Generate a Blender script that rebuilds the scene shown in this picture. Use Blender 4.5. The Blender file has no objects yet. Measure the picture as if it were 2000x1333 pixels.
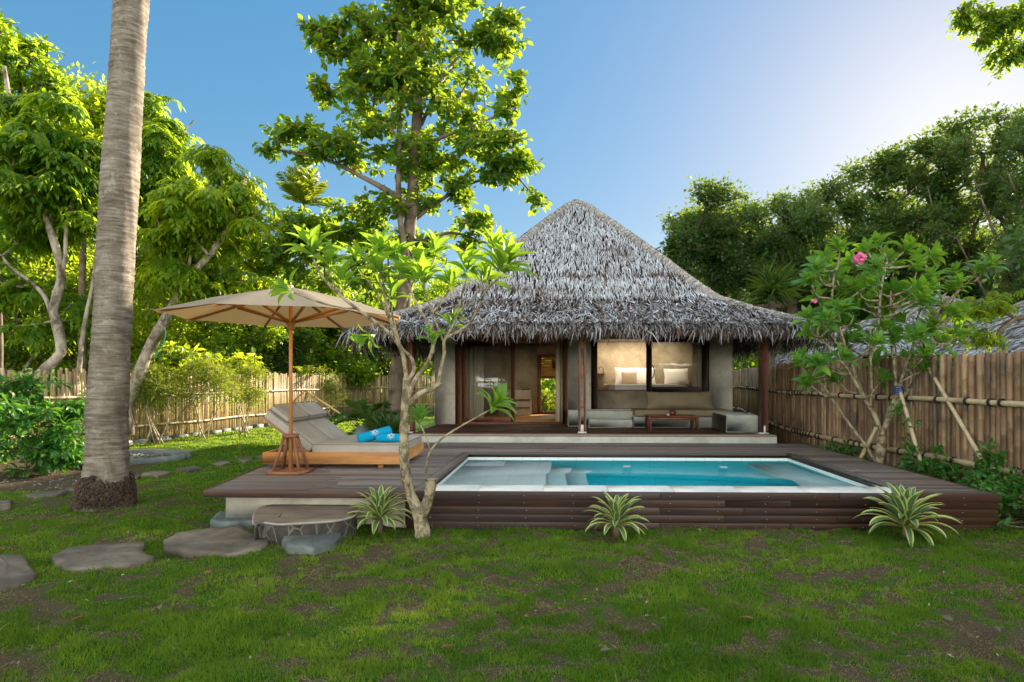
import bpy, math, random
import numpy as np
from mathutils import Vector, Matrix
R = math.radians
rng = np.random.default_rng(7)
random.seed(7)
SC = bpy.context.scene
COL = SC.collection

# ------------------------------------------------------------ camera, sky, sun
FPX, CX, CY, CAMZ, YAW = 1160.0, 1060.0, 741.0, 1.6, R(1.5)
cam = bpy.data.cameras.new("camera"); camo = bpy.data.objects.new("camera", cam); COL.objects.link(camo)
camo.location = (0, 0, CAMZ); camo.rotation_euler = (R(90), 0, YAW)
cam.sensor_width = 36; cam.lens = 36 * FPX / 2000
cam.shift_x = -(CX - 1000) / 2000; cam.shift_y = (CY - 666.5) / 2000
cam.clip_start = .05; cam.clip_end = 2000
SC.camera = camo
SKYV, FILLV, LOWFILLV = 1.05, 2.9, 13.5
SUN_AZ, SUN_EL = R(34.4), R(19.3)          # azimuth to the right of +Y
world = bpy.data.worlds.new("World"); SC.world = world; world.use_nodes = True
wn = world.node_tree; bg = wn.nodes["Background"]
sky = wn.nodes.new("ShaderNodeTexSky"); sky.sky_type = 'NISHITA'; sky.sun_disc = False
sky.sun_elevation = SUN_EL; sky.sun_rotation = SUN_AZ
sky.air_density = 1.0; sky.dust_density = .35; sky.ozone_density = 2.2
def wnode(kind, **kw):
    n = wn.nodes.new("ShaderNode" + kind)
    for k, v in kw.items(): setattr(n, k, v)
    return n
# compress the glare round the sun; added fill light, sky brightened overhead and behind us, lifts the shade
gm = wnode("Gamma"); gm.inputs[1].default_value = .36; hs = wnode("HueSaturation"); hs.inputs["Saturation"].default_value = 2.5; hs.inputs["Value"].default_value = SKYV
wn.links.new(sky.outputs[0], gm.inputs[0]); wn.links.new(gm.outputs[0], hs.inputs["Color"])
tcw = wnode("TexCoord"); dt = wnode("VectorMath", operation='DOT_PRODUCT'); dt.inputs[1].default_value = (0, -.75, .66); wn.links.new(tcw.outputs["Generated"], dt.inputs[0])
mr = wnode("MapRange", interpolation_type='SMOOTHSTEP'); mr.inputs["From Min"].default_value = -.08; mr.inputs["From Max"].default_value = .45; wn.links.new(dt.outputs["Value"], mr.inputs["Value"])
cl = wnode("Mix", data_type='RGBA'); cl.inputs[7].default_value = (FILLV*.90, FILLV*.98, FILLV*1.06, 1)
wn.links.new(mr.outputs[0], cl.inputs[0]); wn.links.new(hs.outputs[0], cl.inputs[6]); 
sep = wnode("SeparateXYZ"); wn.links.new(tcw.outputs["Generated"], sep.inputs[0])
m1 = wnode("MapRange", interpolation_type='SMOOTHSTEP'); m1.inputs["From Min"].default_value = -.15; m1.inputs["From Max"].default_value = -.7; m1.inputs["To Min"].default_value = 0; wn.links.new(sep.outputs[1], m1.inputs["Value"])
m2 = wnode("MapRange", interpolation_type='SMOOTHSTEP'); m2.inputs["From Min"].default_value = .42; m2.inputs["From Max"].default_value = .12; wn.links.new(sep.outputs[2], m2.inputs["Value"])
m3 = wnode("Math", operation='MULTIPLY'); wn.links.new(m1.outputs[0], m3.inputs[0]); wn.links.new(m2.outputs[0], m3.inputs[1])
c2 = wnode("Mix", data_type='RGBA'); c2.inputs[7].default_value = (LOWFILLV, LOWFILLV*.97, LOWFILLV*.90, 1); wn.links.new(m3.outputs[0], c2.inputs[0]); wn.links.new(cl.outputs[2], c2.inputs[6]); wn.links.new(c2.outputs[2], bg.inputs[0]); bg.inputs[1].default_value = .12  # invented bright band low behind the camera, added to fill shaded walls
sl = bpy.data.lights.new("sun", 'SUN'); sl.energy = 5; sl.angle = R(.5); sl.color = (1, .86, .66)
so = bpy.data.objects.new("sun", sl); COL.objects.link(so)
sd = Vector((math.sin(SUN_AZ) * math.cos(SUN_EL), math.cos(SUN_AZ) * math.cos(SUN_EL), math.sin(SUN_EL)))
so.rotation_euler = (-sd).to_track_quat('-Z', 'Y').to_euler(); so.location = (20, 30, 25)
SC.view_settings.view_transform = 'Standard'; SC.view_settings.look = 'None'
SC.view_settings.exposure = 1.8; SC.view_settings.gamma = 1
SC.cycles.max_bounces = 7; SC.cycles.transparent_max_bounces = 16
SC.cycles.diffuse_bounces = 4; SC.cycles.transmission_bounces = 8; SC.cycles.caustics_reflective = False; SC.cycles.caustics_refractive = True; SC.cycles.sample_clamp_indirect = 6
SC.cycles.use_denoising = True

def ray(px, py):
    u = (px - CX) / FPX; v = (CY - py) / FPX
    return np.array([-math.sin(YAW) + u * math.cos(YAW), math.cos(YAW) + u * math.sin(YAW), v])
def atY(px, py, Y):                        # the point of the place seen at that pixel, Y metres in front
    d = ray(px, py); return np.array([0, 0, CAMZ]) + d * (Y / d[1])
def atZ(px, py, z=0.):
    d = ray(px, py); return np.array([0, 0, CAMZ]) + d * ((z - CAMZ) / d[2])

# ------------------------------------------------------------ small noise
def _hash(ix, iy, seed):
    n = (ix.astype(np.int64) * 374761393 + iy.astype(np.int64) * 668265263 + seed * 974634777) & 0xffffffff
    n = ((n ^ (n >> 13)) * 1274126177) & 0xffffffff
    return ((n ^ (n >> 16)) & 0xffff) / 65535.0
def vnoise(x, y, seed=0):
    x = np.asarray(x, float); y = np.asarray(y, float)
    ix = np.floor(x); iy = np.floor(y); fx = x - ix; fy = y - iy
    fx = fx * fx * (3 - 2 * fx); fy = fy * fy * (3 - 2 * fy)
    a = _hash(ix, iy, seed); b = _hash(ix + 1, iy, seed); c = _hash(ix, iy + 1, seed); d = _hash(ix + 1, iy + 1, seed)
    return (a * (1 - fx) + b * fx) * (1 - fy) + (c * (1 - fx) + d * fx) * fy
def fbm(x, y, seed=0, o=4):
    s = 0; a = .5
    for i in range(o):
        s = s + a * vnoise(x * 2**i, y * 2**i, seed + i * 17); a *= .5
    return s / (1 - .5**o)

# ------------------------------------------------------------ mesh building
class MB:
    """collects pieces, then links them as ONE mesh object"""
    def __init__(s): s.V = []; s.F = []; s.n = 0; s.T = []
    def add(s, verts, faces, tint=.5):
        verts = np.asarray(verts, float).reshape(-1, 3)
        s.V.append(verts); s.F.append([tuple(int(i) + s.n for i in f) for f in faces]); s.n += len(verts)
        s.T.append(np.full(len(verts), tint) if np.isscalar(tint) else np.asarray(tint)); return s
    def box(s, x0, x1, y0, y1, z0, z1, tint=.5, bev=0):
        if bev:
            b = min(bev, (x1-x0)/2.01, (y1-y0)/2.01, (z1-z0)/2.01)
            v = []; 
            for (x, dx) in ((x0, 1), (x1, -1)):
                for (y, dy) in ((y0, 1), (y1, -1)):
                    for (z, dz) in ((z0, 1), (z1, -1)):
                        v += [(x, y+dy*b, z+dz*b), (x+dx*b, y, z+dz*b), (x+dx*b, y+dy*b, z)]
            I = lambda i, j, k, c: (i*4+j*2+k)*3+c
            f = [(I(0,0,0,0), I(0,0,1,0), I(0,1,1,0), I(0,1,0,0)), (I(1,0,0,0), I(1,1,0,0), I(1,1,1,0), I(1,0,1,0)),
                 (I(0,0,0,1), I(1,0,0,1), I(1,0,1,1), I(0,0,1,1)), (I(0,1,0,1), I(0,1,1,1), I(1,1,1,1), I(1,1,0,1)),
                 (I(0,0,0,2), I(0,1,0,2), I(1,1,0,2), I(1,0,0,2)), (I(0,0,1,2), I(1,0,1,2), I(1,1,1,2), I(0,1,1,2))]
            for j in (0, 1):
                for k in (0, 1):
                    f += [(I(0,j,k,1), I(1,j,k,1), I(1,j,k,2), I(0,j,k,2))]
                    f += [(I(j,0,k,0), I(j,1,k,0), I(j,1,k,2), I(j,0,k,2))]
                    f += [(I(j,k,0,0), I(j,k,1,0), I(j,k,1,1), I(j,k,0,1))]
            for i in (0, 1):
                for j in (0, 1):
                    for k in (0, 1): f.append((I(i,j,k,0), I(i,j,k,1), I(i,j,k,2)))
            return s.add(v, f, tint)
        v = [(x, y, z) for x in (x0, x1) for y in (y0, y1) for z in (z0, z1)]
        return s.add(v, [(0,1,3,2), (4,6,7,5), (0,4,5,1), (2,3,7,6), (0,2,6,4), (1,5,7,3)], tint)
    def beam(s, p, q, w, h, tint=.5, up=(0, 0, 1)):
        p = np.array(p, float); q = np.array(q, float); d = q - p; d /= np.linalg.norm(d)
        a = np.cross(d, up); 
        if np.linalg.norm(a) < 1e-4: a = np.cross(d, (1, 0, 0))
        a /= np.linalg.norm(a); b = np.cross(a, d)
        v = [c + i*a*w/2 + j*b*h/2 for c in (p, q) for (i, j) in ((-1,-1), (1,-1), (1,1), (-1,1))]
        return s.add(v, [(3,2,1,0), (4,5,6,7), (0,1,5,4), (1,2,6,5), (2,3,7,6), (3,0,4,7)], tint)
    def tube(s, pts, rad, n=8, tint=.5, cap=True):
        pts = np.asarray(pts, float); k = len(pts); rad = np.full(k, rad) if np.isscalar(rad) else np.asarray(rad)
        t = np.gradient(pts, axis=0); t /= np.linalg.norm(t, axis=1)[:, None] + 1e-9
        a = np.cross(t[0], (0, 0, 1.)); 
        if np.linalg.norm(a) < .1: a = np.cross(t[0], (1., 0, 0))
        V = np.empty((k, n, 3)); th = np.arange(n) * 2*math.pi/n; c, sn = np.cos(th)[:, None], np.sin(th)[:, None]
        for i in range(k):
            a = a - t[i] * a.dot(t[i]); a /= np.linalg.norm(a) + 1e-9; b = np.cross(t[i], a)
            V[i] = pts[i] + rad[i] * (c * a + sn * b)
        f = [(i*n+j, i*n+(j+1) % n, (i+1)*n+(j+1) % n, (i+1)*n+j) for i in range(k-1) for j in range(n)]
        if cap: f += [tuple(range(n-1, -1, -1)), tuple((k-1)*n + j for j in range(n))]
        return s.add(V, f, tint)
    def lathe(s, prof, center, n=20, tint=.5):
        prof = np.asarray(prof, float); k = len(prof); th = np.arange(n) * 2*math.pi/n
        V = np.array([[center[0] + r*math.cos(a), center[1] + r*math.sin(a), center[2] + z] for r, z in prof for a in th])
        f = [(i*n+j, i*n+(j+1) % n, (i+1)*n+(j+1) % n, (i+1)*n+j) for i in range(k-1) for j in range(n)]
        f += [tuple(range(n-1, -1, -1)), tuple((k-1)*n + j for j in range(n))]
        return s.add(V, f, tint)
    def build(s, name, m, parent=None, smooth=False):
        V = np.concatenate(s.V); F = [f for ff in s.F for f in ff]
        return raw(name, V, F, m, parent, np.concatenate(s.T), smooth)

def raw(name, V, F, m, parent=None, tint=None, smooth=False):
    me = bpy.data.meshes.new(name); V = np.ascontiguousarray(V, dtype=np.float32)
    me.vertices.add(len(V)); me.vertices.foreach_set("co", V.ravel())
    if isinstance(F, np.ndarray): cnt = np.full(len(F), F.shape[1]); idx = F.ravel()
    else: cnt = np.array([len(f) for f in F]); idx = np.array([i for f in F for i in f])
    me.loops.add(len(idx)); me.loops.foreach_set("vertex_index", idx.astype(np.int32))
    me.polygons.add(len(cnt)); st = np.concatenate([[0], np.cumsum(cnt)[:-1]])
    me.polygons.foreach_set("loop_start", st.astype(np.int32)); me.polygons.foreach_set("loop_total", cnt.astype(np.int32))
    if smooth: me.polygons.foreach_set("use_smooth", np.ones(len(cnt), bool))
    me.update(calc_edges=True); me.validate()
    if tint is not None and len(me.vertices) == len(V):
        a = me.attributes.new("tint", 'FLOAT', 'POINT'); a.data.foreach_set("value", np.asarray(tint, dtype=np.float32))
    o = bpy.data.objects.new(name, me); COL.objects.link(o)
    if m: me.materials.append(m)
    if parent is not None: o.parent = parent; o.matrix_parent_inverse = parent.matrix_basis.inverted()
    return o
def tag(o, label=None, cat=None, group=None, kind=None):
    for k, v in (("label", label), ("category", cat), ("group", group), ("kind", kind)):
        if v: o[k] = v
    return o
def thing(name, label, cat, loc=(0, 0, 0), group=None, kind=None):
    o = bpy.data.objects.new(name, None); COL.objects.link(o); o.location = tuple(float(c) for c in loc); o.empty_display_size = .1
    return tag(o, label, cat, group, kind)
def copy_tree(o, label, loc, rz=0, sc=1, parent=None):
    c = o.copy(); COL.objects.link(c)
    if parent is None: c.location = loc; c.rotation_euler = (0, 0, rz); c.scale = (sc, sc, sc) if np.isscalar(sc) else sc; c["label"] = label
    else: c.parent = parent
    for ch in list(o.children): copy_tree(ch, None, None, parent=c)
    return c
def modbevel(o, w=.01, seg=2):
    m = o.modifiers.new("bevel", 'BEVEL'); m.width = w; m.segments = seg; m.limit_method = 'ANGLE'; return o

def smooth_path(pts, step=.15):
    pts = np.asarray(pts, float)
    if len(pts) < 3:
        k = max(2, int(np.linalg.norm(pts[-1]-pts[0]) / step) + 1); t = np.linspace(0, 1, k)[:, None]
        return pts[0] * (1-t) + pts[-1] * t
    P = np.vstack([2*pts[0]-pts[1], pts, 2*pts[-1]-pts[-2]]); out = []
    for i in range(1, len(P)-2):
        n = max(2, int(np.linalg.norm(P[i+1][:3]-P[i][:3]) / step))
        for t in np.arange(n) / n:
            out.append(.5*((2*P[i]) + (-P[i-1]+P[i+1])*t + (2*P[i-1]-5*P[i]+4*P[i+1]-P[i+2])*t*t + (-P[i-1]+3*P[i]-3*P[i+1]+P[i+2])*t**3))
    out.append(P[-2]); return np.array(out)

# ------------------------------------------------------------ materials
def nt(name):
    m = bpy.data.materials.new(name); m.use_nodes = True; t = m.node_tree; t.nodes.clear()
    return m, t, t.nodes.new("ShaderNodeOutputMaterial")
def N(t, kind, **kw):
    n = t.nodes.new("ShaderNode" + kind)
    for k, v in kw.items():
        if k in n.inputs: n.inputs[k].default_value = v
        else: setattr(n, k, v)
    return n
def ramp(t, fac, stops):
    r = t.nodes.new("ShaderNodeValToRGB"); cr = r.color_ramp
    while len(cr.elements) < len(stops): cr.elements.new(.5)
    for e, (p, c) in zip(cr.elements, stops): e.position = p; e.color = (*c, 1)
    t.links.new(fac, r.inputs[0]); return r.outputs[0]
def mixc(t, fac, a, b, mode='MIX'):
    n = t.nodes.new("ShaderNodeMix"); n.data_type = 'RGBA'; n.blend_type = mode
    for s, v in ((n.inputs[0], fac), (n.inputs[6], a), (n.inputs[7], b)):
        if hasattr(v, "is_output"): t.links.new(v, s)
        else: s.default_value = v if not isinstance(v, tuple) else (*v[:3], 1)
    return n.outputs[2]
def noise(t, scale, detail=6, rough=.6, stretch=None, dist=0.):
    tc = t.nodes.new("ShaderNodeTexCoord"); v = tc.outputs["Object"]
    if stretch:
        mp = t.nodes.new("ShaderNodeMapping"); mp.inputs["Scale"].default_value = stretch; t.links.new(v, mp.inputs[0]); v = mp.outputs[0]
    n = N(t, "TexNoise", Scale=scale, Detail=detail, Roughness=rough, Distortion=dist); t.links.new(v, n.inputs["Vector"])
    return n.outputs["Fac"]
def tintout(t):
    a = t.nodes.new("ShaderNodeAttribute"); a.attribute_name = "tint"; return a.outputs["Fac"]
def finish(t, out, col, rough=.7, bump=None, bs=.3, spec=.4, metal=0, bd=.02):
    p = N(t, "BsdfPrincipled"); p.inputs["Specular IOR Level"].default_value = spec; p.inputs["Metallic"].default_value = metal
    for s, v in ((p.inputs["Base Color"], col), (p.inputs["Roughness"], rough)):
        if hasattr(v, "is_output"): t.links.new(v, s)
        else: s.default_value = (*v, 1) if isinstance(v, tuple) else v
    if bump is not None:
        b = N(t, "Bump", Strength=bs, Distance=bd); t.links.new(bump, b.inputs["Height"]); t.links.new(b.outputs[0], p.inputs["Normal"])
    t.links.new(p.outputs[0], out.inputs[0]); return p
def simple(name, c1, c2=None, scale=8, rough=.7, bs=.2, stretch=None, spec=.4, usetint=0, bd=.01, lo=.3, hi=.7, fine=None):
    m, t, out = nt(name); c2 = c2 or c1
    n = noise(t, scale, stretch=stretch); col = ramp(t, n, [(lo, c1), (hi, c2)])
    if fine:
        col = mixc(t, fine[1], col, ramp(t, noise(t, fine[0], 3, stretch=stretch), [(.35, (.25, .25, .25)), (.65, (1, 1, 1))]), 'MULTIPLY')
    if usetint: col = mixc(t, 1.0, col, ramp(t, tintout(t), [(0, (1-usetint,)*3), (1, (1+usetint,)*3)]), 'MULTIPLY')
    finish(t, out, col, rough, n, bs, spec, bd=bd); return m
def leafmat(name, stops, trans=(.35, .55, .03), tw=.45, rough=.42, spec=.45):
    """green by per-leaf tint; light also comes through the leaf"""
    m, t, out = nt(name); c = ramp(t, tintout(t), stops)
    p = N(t, "BsdfPrincipled", Roughness=rough); p.inputs["Specular IOR Level"].default_value = spec
    t.links.new(c, p.inputs["Base Color"])
    tr = N(t, "BsdfTranslucent"); t.links.new(mixc(t, .75, c, trans, 'MIX'), tr.inputs[0])
    mx = N(t, "MixShader"); mx.inputs[0].default_value = tw
    t.links.new(p.outputs[0], mx.inputs[1]); t.links.new(tr.outputs[0], mx.inputs[2]); t.links.new(mx.outputs[0], out.inputs[0]); return m
def barkmat(name, c1, c2, scale=6, stretch=(1, 1, .25), bs=.8, bd=.03, lo=.3, hi=.7):
    m, t, out = nt(name); n = noise(t, scale, 8, .7, stretch, .4); n2 = noise(t, 2.2, 3)
    c = mixc(t, .6 if lo < .4 else .25, ramp(t, n, [(lo, c1), (hi, c2)]), ramp(t, n2, [(.4, tuple(v*.8 for v in c1)), (.62, tuple(min(1, v*1.25) for v in c2))]))
    finish(t, out, c, .85, n, bs, .2, bd=bd); return m

GREENS = [(0, (.02, .065, .012)), (.5, (.05, .14, .016)), (.85, (.11, .22, .02)), (1, (.20, .20, .025))]
M_leaf_tall = leafmat("leaf_tall", [(0, (.028, .10, .02)), (.55, (.06, .18, .022)), (.9, (.10, .2, .02)), (.96, (.28, .18, .02)), (1, (.30, .12, .02))], (.52, .68, .03), .48)
M_leaf_bright = leafmat("leaf_bright", [(0, (.025, .09, .012)), (.5, (.09, .21, .014)), (1, (.28, .36, .02))], (.78, .90, .03), .58)
M_leaf_mid = leafmat("leaf_mid", [(0, (.025, .09, .016)), (.5, (.06, .18, .018)), (1, (.18, .28, .02))], (.60, .78, .03), .55)
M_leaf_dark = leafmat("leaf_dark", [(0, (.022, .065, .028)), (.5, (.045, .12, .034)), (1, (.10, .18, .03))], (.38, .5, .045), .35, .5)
M_leaf_shrub = leafmat("leaf_shrub", [(0, (.02, .10, .02)), (.5, (.035, .15, .02)), (1, (.09, .22, .025))], (.25, .55, .03), .35, .35)
M_leaf_fran = leafmat("leaf_frangipani", [(0, (.04, .16, .04)), (.5, (.08, .24, .03)), (1, (.2, .36, .03))], (.52, .74, .04), .46, .35)
M_leaf_bamboo = leafmat("leaf_bamboo", [(0, (.06, .14, .015)), (.5, (.13, .23, .02)), (1, (.30, .34, .03))], (.55, .62, .03), .45)
M_frond = leafmat("palm_frond", [(0, (.03, .10, .025)), (.6, (.08, .17, .025)), (1, (.22, .24, .04))], (.35, .45, .03), .35, .35)
M_bark_pale = barkmat("bark_pale", (.09, .065, .045), (.44, .38, .29), 5, (1, 1, .5), .8, .03, .42, .58)
M_bark_brown = barkmat("bark_brown", (.07, .05, .035), (.22, .17, .12))
M_bark_fran = barkmat("bark_frangipani", (.09, .068, .04), (.42, .35, .22), 13, (1, 1, .8), .9, .012, .44, .56)
M_twig = simple("twig", (.10, .075, .05), (.22, .17, .11), 10, .8)

def concrete(name, c1, c2, c3, rough=.75, bs=.15):
    m, t, out = nt(name); a = noise(t, 1.6, 8, .65, dist=.5); b = noise(t, 9, 6); d = noise(t, 60, 3)
    col = ramp(t, a, [(.32, c1), (.5, c2), (.68, c3)])
    col = mixc(t, .5, col, ramp(t, b, [(.3, (.72, .72, .70)), (.6, (1, 1, 1))]), 'MULTIPLY')
    finish(t, out, col, rough, b if bs > .5 else d, bs, .3, bd=.02 if bs > .5 else .004); return m
M_conc = concrete("wall_concrete", (.44, .40, .31), (.60, .56, .45), (.70, .66, .55))
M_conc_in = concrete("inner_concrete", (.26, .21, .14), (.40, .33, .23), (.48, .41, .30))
M_conc_grey = concrete("plinth_concrete", (.36, .38, .32), (.50, .52, .45), (.58, .59, .52))
M_wood_red = simple("frame_wood", (.14, .055, .03), (.24, .10, .055), 5, .5, .15, (1, 1, .12), fine=(40, .35))
M_wood_dark = simple("dark_wood", (.035, .022, .018), (.075, .042, .03), 6, .4, .15, (.1, 1, 1))
M_teak = simple("teak", (.42, .18, .05), (.62, .30, .09), 4, .45, .12, (.12, 1, 1), fine=(30, .25))
M_teak_z = simple("teak_pole", (.40, .16, .045), (.55, .25, .08), 5, .42, .1, (1, 1, .12))
M_base_wood = simple("stand_wood", (.20, .08, .04), (.32, .14, .07), 6, .45, .1, (1, 1, .3))

def deckmat(name, base, light, red):
    m, t, out = nt(name); g = noise(t, 5, 8, .7, (.35, 9, 9)); w = noise(t, 1.1, 4)
    c = ramp(t, g, [(.25, base), (.75, light)]); c = mixc(t, ramp(t, w, [(.4, (0, 0, 0)), (.7, (.7, .7, .7))]), c, red)
    c = mixc(t, 1, c, ramp(t, tintout(t), [(0, (.45, .45, .45)), (1, (1.6, 1.55, 1.5))]), 'MULTIPLY')
    finish(t, out, c, ramp(t, g, [(.2, (.3,)*3), (.8, (.55,)*3)]), g, .35, .5, bd=.004); return m
M_deck = deckmat("deck_boards", (.070, .060, .055), (.20, .178, .165), (.14, .10, .08))
M_fascia = deckmat("fascia_boards", (.030, .014, .008), (.080, .038, .022), (.045, .026, .017))
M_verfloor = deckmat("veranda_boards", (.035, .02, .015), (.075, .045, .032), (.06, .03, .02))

def thatchmat(name, stops, under=False):
    m, t, out = nt(name); c = ramp(t, tintout(t), stops); g = noise(t, 25, 3)
    c = mixc(t, .45, c, ramp(t, g, [(.3, (.4, .38, .36)), (.65, (1.1, 1.1, 1.1))]), 'MULTIPLY')
    finish(t, out, c, .75, None, spec=.25); return m
M_thatch = thatchmat("thatch", [(0, (.05, .03, .022)), (.28, (.16, .115, .09)), (.5, (.34, .345, .35)), (1, (.64, .70, .76))])
M_thatch_hip = thatchmat("thatch_hip", [(0, (.12, .09, .065)), (.5, (.34, .31, .27)), (1, (.58, .57, .54))])
M_thatch_under = thatchmat("thatch_under", [(0, (.03, .018, .012)), (1, (.06, .038, .026))])
M_bamboo_fence = None
def bamboomat(name, a, b, c, stains=.6):
    m, t, out = nt(name); tt = tintout(t); n = noise(t, 3.2, 7, .75, (1, 1, .5)); f = noise(t, 30, 3, stretch=(1, 1, .15))
    col = ramp(t, tt, [(0, a), (.5, b), (1, c)])
    col = mixc(t, ramp(t, n, [(.48, (0, 0, 0)), (.64, (stains,)*3)]), col, (.07, .05, .035))
    col = mixc(t, .35, col, ramp(t, f, [(.3, (.5, .45, .4)), (.6, (1, 1, 1))]), 'MULTIPLY')
    finish(t, out, col, .5, f, .2, .4, bd=.003); return m
M_bam_right = bamboomat("bamboo_brown", (.14, .085, .045), (.29, .18, .095), (.42, .28, .15), .9)
M_bam_left = bamboomat("bamboo_pale", (.28, .19, .08), (.50, .37, .18), (.66, .52, .28), .4)
M_bam_rail = bamboomat("bamboo_rail", (.38, .29, .16), (.48, .38, .22), (.56, .46, .28), .5)
M_tie = simple("lashing", (.02, .018, .016), rough=.8)
M_canvas = simple("canvas", (.50, .44, .33), (.56, .50, .38), 3, .85, .1, spec=.1)
M_cushion = simple("cushion_fabric", (.38, .35, .30), (.46, .43, .37), 3.5, .9, .5, spec=.15, bd=.02)
M_cushion_olive = simple("bench_fabric", (.20, .16, .095), (.26, .21, .13), 5, .9, .1, spec=.1)
M_towel = simple("towel_blue", (.0, .27, .50), (.01, .36, .62), 60, .95, .5, spec=.1, bd=.006)
M_white = simple("white_cloth", (.74, .70, .66), (.80, .77, .73), 5, .9, .1, spec=.1)
M_beige = simple("beige_cloth", (.42, .33, .24), (.48, .38, .28), 5, .9, .1)
M_emblem = simple("emblem_white", (.8, .85, .88), rough=.9)
M_stone = concrete("paving_stone", (.06, .05, .038), (.13, .108, .08), (.25, .21, .155), .75, .9)
M_stone_grey = concrete("grey_stone", (.08, .095, .09), (.14, .165, .155), (.24, .27, .25), .65, .9)
M_mortar = simple("mortar", (.28, .27, .24), (.36, .35, .31), 20, .85)
M_pool_ledge = concrete("pool_ledge", (.60, .62, .60), (.72, .73, .70), (.78, .78, .74), .55)
M_pot = simple("dark_red_pot", (.12, .02, .02), rough=.3)
M_metal = simple("grey_metal", (.45, .45, .45), rough=.4)
M_black = simple("black_iron", (.02, .02, .02), rough=.4)
M_pink = leafmat("petal_pink", [(0, (.7, .10, .30)), (1, (.85, .25, .45))], (.8, .2, .4), .3)
M_rope = simple("green_rope", (.08, .35, .28), rough=.8)
M_bluecord = simple("blue_cord", (.02, .05, .18), rough=.8)
M_deadleaf = simple("dead_leaf", (.16, .05, .025), (.28, .12, .05), 20, .7)
M_curtain = simple("curtain", (.60, .50, .36), (.66, .57, .43), 6, .9, spec=.1)

def pooltile(name, c1, c2, c3):
    m, t, out = nt(name); n = noise(t, 6, 4)
    tc = t.nodes.new("ShaderNodeTexCoord"); br = N(t, "TexBrick", Scale=1.0); br.offset = 0
    for k, v in (("Brick Width", .3), ("Row Height", .3), ("Mortar Size", .004)): br.inputs[k].default_value = v
    br.inputs["Color1"].default_value = (*c1, 1); br.inputs["Color2"].default_value = (*c2, 1); br.inputs["Mortar"].default_value = (*c3, 1)
    t.links.new(tc.outputs["Object"], br.inputs[0])
    c = mixc(t, .3, br.outputs[0], ramp(t, n, [(.3, (.8, .85, .85)), (.7, (1, 1, 1))]), 'MULTIPLY')
    finish(t, out, c, .4); return m
M_tile = pooltile("pool_tile", (.80, .90, .89), (.84, .92, .90), (.62, .74, .72)); M_tile_deep = pooltile("deep_pool_tile", (.05, .82, .88), (.06, .86, .91), (.04, .70, .76))
def schlick(t, f0, k, normal=None):
    lw = N(t, "LayerWeight"); lw.inputs["Blend"].default_value = .5
    if normal: t.links.new(normal, lw.inputs["Normal"])
    p = N(t, "Math", operation='POWER'); p.inputs[1].default_value = 5; t.links.new(lw.outputs["Facing"], p.inputs[0])
    m = N(t, "Math", operation='MULTIPLY_ADD'); m.inputs[1].default_value = k; m.inputs[2].default_value = f0; t.links.new(p.outputs[0], m.inputs[0]); return m.outputs[0]
def watermat():
    m, t, out = nt("pool_water"); rf = N(t, "BsdfRefraction", Roughness=.0, IOR=1.33); gl = N(t, "BsdfGlossy", Roughness=.01)
    n = noise(t, 7, 3, .5, (1, 2.2, 1), .6); b = N(t, "Bump", Strength=.06, Distance=.01); t.links.new(n, b.inputs["Height"]); b3 = N(t, "Bump", Strength=.3, Distance=.01); t.links.new(n, b3.inputs["Height"]); t.links.new(b3.outputs[0], gl.inputs["Normal"]); t.links.new(b.outputs[0], rf.inputs["Normal"])
    mx = N(t, "MixShader"); t.links.new(schlick(t, .02, .2), mx.inputs[0]); t.links.new(rf.outputs[0], mx.inputs[1]); t.links.new(gl.outputs[0], mx.inputs[2])
    gi = N(t, "BsdfGlass", Roughness=.0, IOR=1.33); gi.inputs[0].default_value = (1, 1, 1, 1); ge = N(t, "NewGeometry"); m2 = N(t, "MixShader"); t.links.new(ge.outputs["Backfacing"], m2.inputs[0])   # seen from below the surface also reflects totally
    t.links.new(mx.outputs[0], m2.inputs[1]); t.links.new(gi.outputs[0], m2.inputs[2]); t.links.new(m2.outputs[0], out.inputs[0])
    va = N(t, "VolumeAbsorption", Density=.22); va.inputs[0].default_value = (.0, .80, .93, 1); t.links.new(va.outputs[0], out.inputs[1]); return m
M_water = watermat()
def glassmat():
    m, t, out = nt("window_glass"); tr = N(t, "BsdfTransparent"); tr.inputs[0].default_value = (.92, .94, .93, 1)
    gl = N(t, "BsdfGlossy", Roughness=.01); mx = N(t, "MixShader")
    n = noise(t, 1.7, 1); b = N(t, "Bump", Strength=.25, Distance=.05); t.links.new(n, b.inputs["Height"]); t.links.new(b.outputs[0], gl.inputs["Normal"])
    t.links.new(schlick(t, .09, .6), mx.inputs[0]); t.links.new(tr.outputs[0], mx.inputs[1]); t.links.new(gl.outputs[0], mx.inputs[2]); t.links.new(mx.outputs[0], out.inputs[0]); return m
M_glass = glassmat()

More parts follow.
